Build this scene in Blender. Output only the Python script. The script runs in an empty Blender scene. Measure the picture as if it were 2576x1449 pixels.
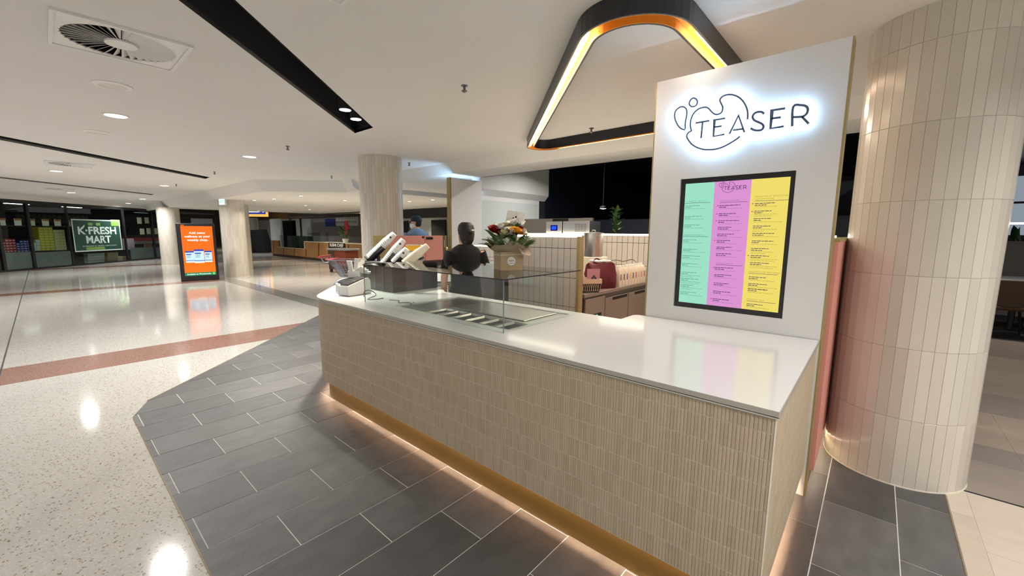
import bpy, bmesh, math, random
from mathutils import Vector, Matrix
from mathutils.geometry import tessellate_polygon
random.seed(7)
SC = bpy.context.scene
COL = SC.collection
R = math.radians

# ------------------------------------------------------------------ camera
F_PX, PITCH, ROLL, YAW, EYE = 1035.25, 0.135031, 0.0060071, 0.7217629, 1.6
_fw = Vector((-math.sin(YAW)*math.cos(PITCH), math.cos(YAW)*math.cos(PITCH), -math.sin(PITCH)))
_rt = Vector((math.cos(YAW), math.sin(YAW), 0)); _up = _rt.cross(_fw)
_r2 = _rt*math.cos(ROLL) + _up*math.sin(ROLL); _u2 = _up*math.cos(ROLL) - _rt*math.sin(ROLL)
cam = bpy.data.cameras.new('camera'); cam.sensor_fit = 'HORIZONTAL'; cam.sensor_width = 36.0
cam.lens = F_PX/2576*36.0; cam.clip_start = 0.02; cam.clip_end = 300
camo = bpy.data.objects.new('camera', cam); COL.objects.link(camo)
m3 = Matrix((_r2, _u2, -_fw)).transposed(); m4 = m3.to_4x4(); m4.translation = (0, 0, EYE); camo.matrix_world = m4
SC.camera = camo
EYEV = Vector((0, 0, EYE))
def _ray(x, y): return _fw + _r2*((x-1288)/F_PX) - _u2*((y-724.5)/F_PX)
def at(x, y, d): return EYEV + _ray(x, y)*d                      # surveyed point: picture bearing and distance
def atz(x, y, z): r = _ray(x, y); return EYEV + r*((z-EYE)/r.z)
def aty(x, y, Y): r = _ray(x, y); return EYEV + r*(Y/r.y)
def atx(x, y, X): r = _ray(x, y); return EYEV + r*(X/r.x)

# ------------------------------------------------------------------ world and exposure
w = bpy.data.worlds.new('world'); SC.world = w; w.use_nodes = True
w.node_tree.nodes['Background'].inputs[0].default_value = (0.92, 0.93, 0.97, 1)
w.node_tree.nodes['Background'].inputs[1].default_value = 0.6
SC.view_settings.view_transform = 'Standard'
try: SC.view_settings.look = 'None'
except Exception: pass
SC.view_settings.exposure = 0.0; SC.view_settings.gamma = 1.0; SC.view_settings.use_curve_mapping = False

# ------------------------------------------------------------------ materials
M = {}
def mat(name, col, rough=.5, metal=0., var=0., scale=8., bump=0., bscale=60., emit=0., ecol=None, spec=.5, coat=0., stretch=None, alpha=1.):
    m = bpy.data.materials.new(name); m.use_nodes = True; M[name] = m
    nt = m.node_tree; b = nt.nodes['Principled BSDF']
    c = tuple(col)+(1,)
    b.inputs['Base Color'].default_value = c; b.inputs['Roughness'].default_value = rough; b.inputs['Metallic'].default_value = metal
    b.inputs['Specular IOR Level'].default_value = spec; b.inputs['Coat Weight'].default_value = coat
    if alpha < 1: b.inputs['Alpha'].default_value = alpha
    if emit:
        b.inputs['Emission Color'].default_value = tuple(ecol or col)+(1,); b.inputs['Emission Strength'].default_value = emit
    tc = None
    if var or bump:
        tc = nt.nodes.new('ShaderNodeTexCoord'); mp = nt.nodes.new('ShaderNodeMapping'); nt.links.new(tc.outputs['Object'], mp.inputs[0])
        if stretch: mp.inputs['Scale'].default_value = stretch
    if var:
        n = nt.nodes.new('ShaderNodeTexNoise'); n.inputs['Scale'].default_value = scale; n.inputs['Detail'].default_value = 6
        nt.links.new(mp.outputs[0], n.inputs[0])
        mx = nt.nodes.new('ShaderNodeMix'); mx.data_type = 'RGBA'
        mx.inputs[6].default_value = tuple(max(0, x*(1-var)) for x in col)+(1,); mx.inputs[7].default_value = tuple(min(1, x*(1+var)) for x in col)+(1,)
        nt.links.new(n.outputs[0], mx.inputs[0]); nt.links.new(mx.outputs[2], b.inputs['Base Color'])
    if bump:
        n2 = nt.nodes.new('ShaderNodeTexNoise'); n2.inputs['Scale'].default_value = bscale; n2.inputs['Detail'].default_value = 4
        nt.links.new(mp.outputs[0], n2.inputs[0])
        bp = nt.nodes.new('ShaderNodeBump'); bp.inputs['Strength'].default_value = bump; bp.inputs['Distance'].default_value = .01
        nt.links.new(n2.outputs[0], bp.inputs['Height']); nt.links.new(bp.outputs[0], b.inputs['Normal'])
    return m
def emission(name, col, s):
    m = bpy.data.materials.new(name); m.use_nodes = True; M[name] = m; nt = m.node_tree; nt.nodes.clear()
    e = nt.nodes.new('ShaderNodeEmission'); e.inputs[0].default_value = tuple(col)+(1,); e.inputs[1].default_value = s
    o = nt.nodes.new('ShaderNodeOutputMaterial'); nt.links.new(e.outputs[0], o.inputs[0]); return m
def thin_glass(name, tint, ior=1.45, rough=0.0, haze=0.):
    m = bpy.data.materials.new(name); m.use_nodes = True; M[name] = m; nt = m.node_tree; nt.nodes.clear()
    t = nt.nodes.new('ShaderNodeBsdfTransparent'); t.inputs[0].default_value = tuple(tint)+(1,)
    g = nt.nodes.new('ShaderNodeBsdfGlossy'); g.inputs['Roughness'].default_value = rough
    lw_ = nt.nodes.new('ShaderNodeLayerWeight'); lw_.inputs[0].default_value = .5
    pw = nt.nodes.new('ShaderNodeMath'); pw.operation = 'POWER'; pw.inputs[1].default_value = 5.
    r0 = ((ior-1)/(ior+1))**2
    f = nt.nodes.new('ShaderNodeMath'); f.operation = 'MULTIPLY_ADD'; f.inputs[1].default_value = 1-r0; f.inputs[2].default_value = r0
    nt.links.new(lw_.outputs['Facing'], pw.inputs[0]); nt.links.new(pw.outputs[0], f.inputs[0])
    mx = nt.nodes.new('ShaderNodeMixShader'); o = nt.nodes.new('ShaderNodeOutputMaterial')
    nt.links.new(f.outputs[0], mx.inputs[0]); nt.links.new(t.outputs[0], mx.inputs[1]); nt.links.new(g.outputs[0], mx.inputs[2])
    last = mx
    if haze:
        d = nt.nodes.new('ShaderNodeBsdfDiffuse'); d.inputs[0].default_value = (.6, .65, .65, 1)
        m2 = nt.nodes.new('ShaderNodeMixShader'); m2.inputs[0].default_value = haze
        nt.links.new(mx.outputs[0], m2.inputs[1]); nt.links.new(d.outputs[0], m2.inputs[2]); last = m2
    nt.links.new(last.outputs[0], o.inputs[0]); return m

def terrazzo(name, base, chips, dark, rough=.1):
    m = bpy.data.materials.new(name); m.use_nodes = True; M[name] = m; nt = m.node_tree; b = nt.nodes['Principled BSDF']
    tc = nt.nodes.new('ShaderNodeTexCoord')
    v = nt.nodes.new('ShaderNodeTexVoronoi'); v.inputs['Scale'].default_value = 120; nt.links.new(tc.outputs['Object'], v.inputs[0])
    cr = nt.nodes.new('ShaderNodeValToRGB'); e = cr.color_ramp.elements
    e[0].position = 0; e[0].color = tuple(dark)+(1,); e[1].position = 1; e[1].color = tuple(chips)+(1,)
    a = e.new(.035); a.color = tuple(dark)+(1,); a = e.new(.06); a.color = tuple(base)+(1,); a = e.new(.72); a.color = tuple(base)+(1,)
    sp = nt.nodes.new('ShaderNodeSeparateColor'); nt.links.new(v.outputs['Color'], sp.inputs[0]); nt.links.new(sp.outputs[0], cr.inputs[0])
    n = nt.nodes.new('ShaderNodeTexNoise'); n.inputs['Scale'].default_value = .7; nt.links.new(tc.outputs['Object'], n.inputs[0])
    mx = nt.nodes.new('ShaderNodeMix'); mx.data_type = 'RGBA'; mx.blend_type = 'MULTIPLY'; mx.inputs[0].default_value = .25
    nt.links.new(cr.outputs[0], mx.inputs[6]); nt.links.new(n.outputs[0], mx.inputs[7]); nt.links.new(mx.outputs[2], b.inputs['Base Color'])
    b.inputs['Roughness'].default_value = rough; b.inputs['Specular IOR Level'].default_value = .6
    return m

terrazzo('terrazzo', (.555, .532, .485), (.66, .645, .61), (.27, .22, .165), .09)
terrazzo('terrazzo_red', (.285, .145, .11), (.37, .22, .175), (.18, .07, .05), .12)
terrazzo('terrazzo_grey', (.27, .265, .235), (.36, .35, .32), (.12, .12, .1), .10)
mat('ceiling_paint', (.74, .725, .70), .85, var=.03, scale=2)
mat('soffit_paint', (.74, .725, .69), .8)
mat('slot_black', (.022, .023, .026), .45)
mat('white_metal', (.78, .77, .75), .4)
mat('white_plastic', (.82, .81, .79), .35)
mat('dark_void', (.012, .012, .013), .8)
mat('grout', (.70, .68, .64), .8)
for i, c in enumerate([(.086, .085, .085), (.103, .102, .101), (.124, .122, .120), (.072, .071, .070)]):
    mat('slate_%d' % i, c, .48, var=.42, scale=5, bump=.22, bscale=26, stretch=(2.4, 1, 1))
for i, c in enumerate([(.60, .51, .41), (.64, .55, .45), (.57, .48, .385)]):
    mat('cream_tile_%d' % i, c, .35, var=.10, scale=5, stretch=(1, 2, 1))
for i, c in enumerate([(.42, .345, .27), (.34, .285, .24), (.46, .38, .30), (.29, .245, .215)]):
    mat('brown_tile_%d' % i, c, .45, var=.12, scale=5)
mat('quartz', (.73, .735, .735), .12, var=.035, scale=260, spec=.55)
mat('quartz_edge', (.40, .385, .33), .35, var=.10, scale=140)
mat('metal_trim', (.62, .61, .57), .3, metal=.9)
for i, c in enumerate([(.47, .385, .265), (.50, .41, .29), (.44, .36, .245), (.485, .395, .28)]):
    mat('finger_%d' % i, c, .6, var=.06, scale=40)
mat('finger_grout', (.66, .60, .48), .85)
mat('brass', (.19, .125, .035), .42, metal=.35, var=.06, scale=6)
mat('gold_edge', (.42, .34, .15), .4, metal=.45)
mat('panel_white', (.77, .765, .75), .42)
mat('pink', (.70, .30, .245), .5, var=.03, scale=4)
mat('black_satin', (.014, .014, .017), .32)
mat('black_matte', (.012, .012, .013), .7)
for i, c in enumerate([(.625, .58, .50), (.59, .55, .475), (.655, .61, .53), (.605, .555, .475)]):
    mat('glazed_%d' % i, c, .2, var=.03, scale=3, spec=.55)
mat('glazed_grout', (.56, .51, .43), .7)
mat('wall_tile', (.60, .565, .52), .3, var=.04, scale=9)
mat('wall_grout', (.06, .05, .045), .8)
mat('steel', (.55, .54, .52), .28, metal=1., var=.06, scale=3, stretch=(1, 1, 14))
mat('steel_dark', (.17, .165, .16), .35, metal=.8)
mat('fridge_steel', (.36, .31, .27), .42, metal=.6)
mat('led_gold', (.80, .36, .05), .35, metal=.25)
mat('cardboard', (.46, .335, .20), .8, var=.06, scale=20)
mat('kraft_paper', (.36, .27, .18), .75, var=.15, scale=14)
mat('paper_white', (.83, .81, .76), .7)
mat('paper_cream', (.80, .74, .60), .7)
mat('cup_white', (.84, .84, .83), .35)
mat('straw_white', (.85, .84, .80), .4)
mat('skin', (.56, .32, .22), .5)
mat('black_cloth', (.005, .005, .006), .95, bump=.2, bscale=30)
mat('blue_cloth', (.17, .23, .33), .85)
mat('navy_cap', (.012, .014, .028), .8)
mat('hair', (.007, .006, .005), .5)
mat('leaf_dark', (.035, .085, .022), .4, var=.3, scale=30)
mat('leaf_mid', (.10, .17, .05), .4, var=.3, scale=30)
mat('leaf_pale', (.30, .36, .20), .5, var=.2, scale=30)
mat('petal_red', (.36, .012, .018), .6, var=.3, scale=60)
mat('petal_yellow', (.80, .42, .03), .6, var=.2, scale=60)
mat('petal_white', (.80, .79, .74), .6)
mat('petal_cream', (.66, .64, .36), .6)
mat('purple_liquid', (.13, .07, .24), .25)
mat('wood_oak', (.36, .19, .065), .5, var=.35, scale=5, stretch=(1, 1, 9))
mat('wood_dark', (.055, .03, .02), .5)
mat('mahogany', (.17, .035, .018), .4, var=.25, scale=6, stretch=(1, 1, 8))
mat('trolley_grey', (.36, .37, .40), .35, metal=.7)
mat('trolley_red', (.48, .05, .05), .35)
mat('carton_red', (.42, .02, .035), .5)
mat('carton_blue', (.03, .05, .28), .5)
mat('carton_yellow', (.62, .52, .025), .5)
mat('carton_pale', (.60, .57, .24), .5)
mat('carton_white', (.55, .56, .52), .5)
mat('carton_pink', (.52, .36, .42), .5)
mat('poster_grey', (.19, .20, .20), .5, var=.12, scale=2)
mat('label_orange', (.50, .20, .06), .6)
mat('decal_pale', (.50, .62, .57), .6)
mat('decal_green', (.02, .065, .045), .4)
mat('decal_leaf', (.16, .30, .06), .6)
mat('shop_dark', (.022, .021, .021), .8)
mat('shop_shelf', (.05, .045, .04), .7)
mat('navy_void', (.006, .008, .016), .35)
mat('navy_wall', (.022, .028, .045), .5)
mat('frosted', (.60, .64, .61), .5)
mat('burgundy', (.11, .006, .014), .6, bump=.3, bscale=20)
mat('basket_cream', (.70, .50, .36), .6)
mat('basket_black', (.012, .011, .011), .5)
mat('card_pink', (.55, .25, .30), .5)
mat('milk_bottle', (.78, .68, .56), .4)
mat('carpet_dark', (.035, .036, .040), .95, var=.4, scale=25)
mat('chair_brown', (.075, .045, .022), .7)
mat('dark_metal', (.018, .016, .016), .4)
mat('concrete', (.27, .25, .23), .8, var=.1)
mat('ink_navy', (.035, .03, .11), .6)
mat('ink_purple', (.10, .02, .10), .6)
mat('ink_dark', (.05, .05, .05), .6)
mat('heart_red', (.62, .05, .10), .6)
mat('sign_face', (.10, .14, .24), .4)
emission('sign_glow', (.40, .68, 1.0), 62.)
emission('led_warm', (1.0, .80, .55), 15.)
emission('led_white', (1.0, .92, .78), 34.)
emission('lamp_disc', (1.0, .97, .93), 10.)
emission('lamp_small', (1.0, .93, .80), 6.)
emission('kick_led', (1.0, .62, .38), 130.)
emission('shelf_led', (1.0, .90, .70), 11.)
emission('menu_green', (.42, .93, .69), .82)
emission('menu_pink', (.80, .33, .72), .90)
emission('menu_yellow', (.92, .76, .16), .95)
emission('menu_ink', (.055, .03, .12), .9)
emission('menu_ink_faint', (.42, .22, .42), .8)
emission('menu_ink_green', (.16, .42, .34), .8)
emission('menu_ink_yellow', (.48, .38, .08), .8)
emission('menu_heart', (.66, .04, .12), .9)
emission('ad_orange', (1.0, .155, .018), 1.25)
emission('ad_floor', (.92, .19, .015), 1.1)
emission('ad_green', (.035, .27, .12), 1.1)
emission('ad_white', (1, .98, .96), 1.3)
emission('ad_pale', (.62, .86, .92), 1.1)
emission('ad_blue', (.05, .09, .52), 1.)
emission('ad_lime', (.30, .75, .10), 1.1)
emission('aldi_blue', (.03, .05, .30), 1.2)
emission('aldi_orange', (.95, .42, .08), 1.4)
emission('screen_blue', (.02, .07, 1.0), 1.6)
emission('screen_navy', (.005, .01, .16), 1.)
emission('exit_white', (.60, .85, .80), 1.6)
emission('led_green', (.1, 1, .5), 3.)
emission('skylight', (.72, .86, 1.), 1.2)
emission('light_panel', (.45, .53, .62), .55)
thin_glass('case_glass', (.93, .965, .955), 1.5)
thin_glass('case_top_glass', (.84, .88, .865), 1.6)
thin_glass('shop_glass', (.82, .88, .86), 1.45)
thin_glass('clear_plastic', (.93, .94, .94), 1.35, .1, .12)
thin_glass('glass_edge', (.25, .42, .40), 1.5, .1, .35)

# ------------------------------------------------------------------ mesh building
class MB:
    def __init__(s): s.v = []; s.f = []; s.mi = []; s.cur = 0
    def slot(s, i): s.cur = i; return s
    def add(s, vs, fs):
        o = len(s.v); s.v += [tuple(v) for v in vs]
        for f in fs: s.f.append(tuple(o+i for i in f)); s.mi.append(s.cur)
        return s
    def box(s, x0, x1, y0, y1, z0, z1, T=None):
        vs = [Vector((x, y, z)) for z in (z0, z1) for y in (y0, y1) for x in (x0, x1)]
        if T: vs = [T @ v for v in vs]
        return s.add(vs, [(0, 2, 3, 1), (4, 5, 7, 6), (0, 1, 5, 4), (2, 6, 7, 3), (0, 4, 6, 2), (1, 3, 7, 5)])
    def bbox(s, x0, x1, y0, y1, z0, z1, b=.004, T=None):          # chamfered box
        pr = [(x0+b, y0), (x1-b, y0), (x1, y0+b), (x1, y1-b), (x1-b, y1), (x0+b, y1), (x0, y1-b), (x0, y0+b)]
        cx, cy = (x0+x1)/2, (y0+y1)/2
        def sh(p): return (p[0]-math.copysign(min(b, abs(p[0]-cx)), p[0]-cx), p[1]-math.copysign(min(b, abs(p[1]-cy)), p[1]-cy))
        ins = [sh(p) for p in pr]
        rings = [[(p[0], p[1], z0) for p in ins], [(p[0], p[1], z0+b) for p in pr], [(p[0], p[1], z1-b) for p in pr], [(p[0], p[1], z1) for p in ins]]
        return s.loft(rings, T=T)
    def loft(s, rings, cap=True, T=None, closed=True):
        n = len(rings[0]); vs = [Vector(p) for r in rings for p in r]
        if T: vs = [T @ v for v in vs]
        fs = []
        for i in range(len(rings)-1):
            for j in range(n if closed else n-1):
                k = (j+1) % n; fs.append((i*n+j, i*n+k, (i+1)*n+k, (i+1)*n+j))
        if cap: fs += [tuple(range(n))[::-1], tuple(range((len(rings)-1)*n, len(rings)*n))]
        return s.add(vs, fs)
    def prism(s, poly, z0, z1, T=None, cap=True):
        return s.loft([[(p[0], p[1], z0) for p in poly], [(p[0], p[1], z1) for p in poly]], cap=cap, T=T)
    def lathe(s, prof, c=(0, 0), n=24, T=None, cap=True):
        return s.loft([[(c[0]+r*math.cos(2*math.pi*i/n), c[1]+r*math.sin(2*math.pi*i/n), z) for i in range(n)] for r, z in prof], cap=cap, T=T)
    def tube(s, pts, r, n=8, closed=False, flat=None):
        pts = [Vector(p) for p in pts]; rings = []; m = len(pts); pu = None
        for i, p in enumerate(pts):
            a = pts[i-1] if (i or closed) else p; b = pts[(i+1) % m] if (i < m-1 or closed) else p
            d = (b-a).normalized(); u = pu if pu is not None else (Vector((0, 0, 1)) if abs(d.z) < .9 else Vector((1, 0, 0)))
            u = (u - d*u.dot(d)).normalized(); pu = u; v = d.cross(u)
            rr = r[i] if isinstance(r, (list, tuple)) else r
            rings.append([p + u*(rr*math.cos(2*math.pi*k/n)) + v*(rr*math.sin(2*math.pi*k/n)) for k in range(n)])
        if closed: rings.append(rings[0])
        return s.loft(rings, cap=not closed)
    def quad(s, a, b, c, d): return s.add([a, b, c, d], [(0, 1, 2, 3)])
    def plate(s, loops, z0, z1):                                   # flat plate with holes
        L = [[Vector((p[0], p[1], 0)) for p in l] for l in loops]
        tri = tessellate_polygon(L); flat = [p for l in L for p in l]; o = len(s.v)
        nz = len(flat); s.v += [(p.x, p.y, z0) for p in flat] + [(p.x, p.y, z1) for p in flat]
        for t in tri:
            a, b, c = t
            if (flat[b]-flat[a]).cross(flat[c]-flat[a]).z < 0: a, c = c, a
            s.f.append((o+c, o+b, o+a)); s.f.append((o+nz+a, o+nz+b, o+nz+c)); s.mi += [s.cur]*2
        k = 0
        for l in L:
            n = len(l)
            for i in range(n): s.f.append((o+k+i, o+k+(i+1) % n, o+nz+k+(i+1) % n, o+nz+k+i)); s.mi.append(s.cur)
            k += n
        return s
    def band(s, outer, inner, z0, z1):                              # closed ring between two outlines of equal length
        n = len(outer); vs = [(p[0], p[1], z) for z in (z0, z1) for l in (outer, inner) for p in l]; fs = []
        for i in range(n):
            j = (i+1) % n; fs += [(i, j, n+j, n+i), (2*n+i, 3*n+i, 3*n+j, 2*n+j), (i, 2*n+i, 2*n+j, j), (n+i, n+j, 3*n+j, 3*n+i)]
        return s.add(vs, fs)
    def mesh(s, name, mats, smooth=False):
        me = bpy.data.meshes.new(name); me.from_pydata(s.v, [], s.f)
        if not isinstance(mats, (list, tuple)): mats = [mats]
        for x in mats: me.materials.append(M[x])
        if len(mats) > 1: me.polygons.foreach_set('material_index', s.mi)
        bm = bmesh.new(); bm.from_mesh(me); bmesh.ops.recalc_face_normals(bm, faces=bm.faces); bm.to_mesh(me); bm.free()
        if smooth:
            me.polygons.foreach_set('use_smooth', [True]*len(me.polygons))
            try: me.set_sharp_from_angle(angle=R(38))
            except Exception: pass
        return me
    def build(s, name, mats, parent=None, smooth=False):
        return link(name, s.mesh(name, mats, smooth), parent)
def link(name, data, parent=None):
    o = bpy.data.objects.new(name, data); COL.objects.link(o)
    if parent is not None: o.parent = parent
    return o
def tag(o, label, cat, group=None):
    o['label'] = label; o['category'] = cat
    if group: o['group'] = group
    return o
def thing(name, label, cat, loc=(0, 0, 0), rz=0., group=None):
    o = bpy.data.objects.new(name, None); COL.objects.link(o); o.location = loc; o.rotation_euler = (0, 0, rz); o.empty_display_size = .05
    return tag(o, label, cat, group)
def struct(o): o['kind'] = 'structure'; return o
def stuff(o): o['kind'] = 'stuff'; return o
def copy_tree(o, parent=None):
    c = o.copy(); COL.objects.link(c)
    if parent is not None: c.parent = parent
    for ch in list(o.children): copy_tree(ch, c)
    return c
def circle(cx, cy, r, n=24, a0=0.): return [(cx+r*math.cos(a0+2*math.pi*i/n), cy+r*math.sin(a0+2*math.pi*i/n)) for i in range(n)]
def clip(poly, a, b, c):                                           # keep a*x+b*y >= c
    out = []
    for i in range(len(poly)):
        p, q = poly[i-1], poly[i]; dp = a*p[0]+b*p[1]-c; dq = a*q[0]+b*q[1]-c
        if (dp >= 0) != (dq >= 0): t = dp/(dp-dq); out.append((p[0]+t*(q[0]-p[0]), p[1]+t*(q[1]-p[1])))
        if dq >= 0: out.append(q)
    return out
def spline(pts, k=5, closed=False):
    P = [Vector(p) for p in pts]; out = []; n = len(P)
    for i in range(n-1):
        p0 = P[i-1] if i else (P[-2] if closed else P[0]*2-P[1]); p1, p2 = P[i], P[i+1]; p3 = P[i+2] if i+2 < n else (P[1] if closed else P[-1]*2-P[-2])
        for j in range(k):
            t = j/k; out.append(.5*((2*p1)+(p2-p0)*t+(2*p0-5*p1+4*p2-p3)*t*t+(3*p1-p0-3*p2+p3)*t**3))
    out.append(P[-1]); return out
def fillet(poly, radii, seg=10):
    out = []; n = len(poly)
    for i in range(n):
        p = Vector(poly[i]); a = Vector(poly[i-1]); b = Vector(poly[(i+1) % n]); r = radii[i]
        if r <= 0: out.append(tuple(p)); continue
        u = (a-p).normalized(); v = (b-p).normalized(); th = math.acos(max(-1, min(1, u.dot(v)))); t = r/math.tan(th/2)
        s = p+u*t; e = p+v*t; bis = (u+v).normalized(); c = p+bis*(r/math.sin(th/2))
        a0 = math.atan2(s.y-c.y, s.x-c.x); a1 = math.atan2(e.y-c.y, e.x-c.x); d = (a1-a0+math.pi) % (2*math.pi)-math.pi
        for k in range(seg+1): A = a0+d*k/seg; out.append((c.x+r*math.cos(A), c.y+r*math.sin(A)))
    return out
def text(name, s, org, xd, up, h, m, parent=None, width=None, depth=.0008, bold=0., align='CENTER', space=1.):
    cu = bpy.data.curves.new(name, 'FONT'); cu.body = s; cu.size = 1.; cu.offset = bold; cu.space_character = space; cu.resolution_u = 3
    to = bpy.data.objects.new(name, cu); COL.objects.link(to); dg = bpy.context.evaluated_depsgraph_get(); dg.update()
    me = bpy.data.meshes.new_from_object(to.evaluated_get(dg)); COL.objects.unlink(to); bpy.data.objects.remove(to); bpy.data.curves.remove(cu)
    xs = [v.co.x for v in me.vertices]; ys = [v.co.y for v in me.vertices]; x0, x1 = min(xs), max(xs); y0, y1 = min(ys), max(ys)
    k = h/.7; kx = (width/(x1-x0)) if width else k
    xd = Vector(xd).normalized(); up = Vector(up).normalized(); nrm = xd.cross(up); org = Vector(org)
    ox = (x0+x1)/2 if align == 'CENTER' else x0
    bm = bmesh.new(); bm.from_mesh(me)
    for v in bm.verts: v.co = org + xd*((v.co.x-ox)*kx) + up*(v.co.y*k) + nrm*depth
    bm.to_mesh(me); bm.free(); me.materials.clear(); me.materials.append(M[m])
    return link(name, me, parent)
# ================================================================== the setting
HC = 2.9
fl = struct(MB().box(-70, 14, -14, 45, -.06, 0).build('floor', 'terrazzo'))
for x0, x1, y0, y1, m in [(-7.43, -6.64, -14, 3.2, 'terrazzo_red'), (-16.2, -15.6, -14, 3.69, 'terrazzo_red'), (-25.4, -24.7, -14, 20, 'terrazzo_red'),
                          (-16.2, -8.3, 3.70, 4.12, 'terrazzo_grey'), (-34, -33.3, 4, 20, 'terrazzo_red'), (-20.5, -20.1, 5.2, 20, 'terrazzo_grey')]:
    MB().box(x0, x1, y0, y1, -.001, .0015).build('inlay_band', m, fl)
MB().box(-30, -6.9, -.462, -.448, -.001, .002).build('expansion_joint', 'slot_black', fl)
# dark slate bonded tiles in front of the kiosk, cut to the outline of the tenancy
def outline(p):
    p = clip(p, 0, 1, .37)
    if p: p = clip(p, .7071, .7071, -4.51*.7071)
    if p: p = clip(p, .38, .925, .38*-4.74+.925*.40)
    if p: p = clip(p, -1, 0, -.46)
    return p
bed = outline([(-12, 0), (1, 0), (1, 7.4), (-12, 7.4)])
MB().prism(bed, -.001, .003).build('grout_bed', 'grout', fl)
PX, PY = .3285, .643
for k in range(-2, 27):
    xa = -.097-PX*k; xb = xa-PX; off = .405 if k % 2 else .7265
    for j in range(-2, 11):
        ya = off+PY*j; yb = ya+PY
        if ya > 1.80 and xb > -3.5 and xa < -.36: continue
        if ya > 1.72-(xa+3.9) + .65 and xa < -3.2 and xa > -9 and ya > 2.2 and xa+ya > -1.9: continue
        g = .0028
        p = outline([(xb+g, ya+g), (xa-g, ya+g), (xa-g, yb-g), (xb+g, yb-g)])
        if len(p) < 3: continue
        A = abs(sum(p[i-1][0]*p[i][1]-p[i][0]*p[i-1][1] for i in range(len(p))))/2
        if A < .002: continue
        MB().prism(p, .001, .005+random.uniform(0, .0006)).build('floor_tile', 'slate_%d' % random.choice([0, 0, 1, 1, 2, 3]), fl)
tr = MB(); tr.box(-4.62, .46, .366, .370, 0, .0055); tr.box(.46, .464, -4, 3.6, 0, .0057)
Tdiag = Matrix.Translation((-4.95, .44, 0)) @ Matrix.Rotation(R(135), 4, 'Z'); tr.box(.1, 5.2, 0, .004, 0, .0055, Tdiag)
tr.build('edge_trim', 'brass', fl)
# pale tiles and brown planks to the right
MB().prism([(.468, -3), (4.5, -3), (4.5, 9.6), (.468, 9.6)], -.001, .002).build('grout_bed', 'grout', fl)
cols = [(.468, .563)] + [(.563+.345*i, .563+.345*(i+1)) for i in range(6)]
for ci, (a, b) in enumerate(cols):
    off = 3.345 if ci != 1 else 3.02
    for j in range(-9, 1):
        ya, yb = off-.643+.643*j, off+.643*j; yb = min(yb, 3.68)
        if j == 0 or yb > 3.3: pass
        MB().box(a+.0016, b-.0016, ya+.0016, yb-.0016, 0, .0042+random.uniform(0, .0005)).build('floor_tile', 'cream_tile_%d' % random.randrange(3), fl)
    MB().box(a+.0016, b-.0016, off+.0016, 3.678, 0, .0042).build('floor_tile', 'cream_tile_1', fl)
MB().box(.3, 4.5, 3.68, 3.695, 0, .0048).build('expansion_joint', 'slot_black', fl)
rows = [3.697, 4.26, 4.61, 4.93, 5.5, 6.2, 7.0, 8.2, 9.6]
for i in range(8):
    for a, b in [(.35, .915), (.915, 1.9), (1.9, 2.9), (2.9, 4.4)]:
        MB().box(a+.0016, b-.0016, rows[i]+.0012, rows[i+1]-.0012, 0, .0044+random.uniform(0, .0004)).build('floor_tile', 'brown_tile_%d' % [1, 3, 0, 2, 1, 0, 2, 1][i], fl)
MB().box(.3, 9, 9.6, 16, 0, .006).build('carpet', 'carpet_dark', fl)
MB().box(-6.2, -.35, 1.8, 5.0, .001, .004).build('kiosk_floor', 'brown_tile_1', fl)

# ceiling with three diagonal black slots and the diffuser opening
def diag(s0, s1, y0, y1): return [(s0-y0, y0), (s1-y0, y0), (s1-y1, y1), (s0-y1, y1)]
slots = [diag(-2.47, -2.01, -4.5, 2.91), diag(-10.1, -9.64, -4.5, 2.9), diag(-17.7, -17.24, -4.5, 2.88)]
edge = [(-70, 3.72), (-12.1, 3.72), (-10.55, 5.25), (14, 5.25)]
acs = [(-4.125, .503), (-12.3, .52), (-20.0, .53)]
ce = struct(MB().plate([[(-70, -14), (14, -14), (14, 5.25), (-10.55, 5.25), (-12.1, 3.72), (-70, 3.72)]] + [s[::-1] for s in slots]
                       + [circle(x, y, .305, 32)[::-1] for x, y in acs], HC, HC+.03).build('ceiling', 'ceiling_paint'))
for s in slots:
    mb = MB(); n = 4; lo = [(p[0], p[1], HC) for p in s]; hi = [(p[0], p[1], HC+.28) for p in s]
    for i in range(4): mb.quad(lo[i], lo[(i+1) % 4], hi[(i+1) % 4], hi[i])
    mb.quad(*hi); mb.build('slot_liner', 'slot_black', ce)
# raked bulkhead and lower soffits
mb = MB()
lowA = [(-70, 3.94, 2.62), (-12.19, 3.94, 2.62), (-10.64, 5.47, 2.62)]; hiA = [(p[0], p[1], HC) for p in edge[:3]]
mb.quad(hiA[0], hiA[1], lowA[1], lowA[0]); mb.quad(hiA[1], hiA[2], lowA[2], lowA[1])
mb.quad(hiA[2], (-10.0, 5.25, HC), (-10.0, 5.47, 2.62), lowA[2])
mb.quad((-10.0, 5.25, HC), (14, 5.25, HC), (14, 5.47, 2.735), (-10.0, 5.47, 2.735))
mb.quad((-10, 5.25, HC), (-10, 5.47, 2.735), (-10, 5.47, 2.62), (-10, 5.3, 2.7))
mb.build('bulkhead', 'soffit_paint', ce)
mb = MB(); mb.box(-6.42, 14, 5.47, 6.2, 2.735, 2.80); mb.box(-10, -6.42, 5.47, 24, 2.735, 2.80)
mb.build('kiosk_soffit', 'soffit_paint', ce)
mb = MB(); mb.prism([(-25.5, 3.94), (-12.19, 3.94), (-10.64, 5.47), (-10, 5.47), (-10, 30), (-25.5, 30)], 2.62, 2.66)
mb.box(-10.02, -9.98, 5.47, 24, 2.62, 2.735); mb.build('low_ceiling', 'soffit_paint', ce)
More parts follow.
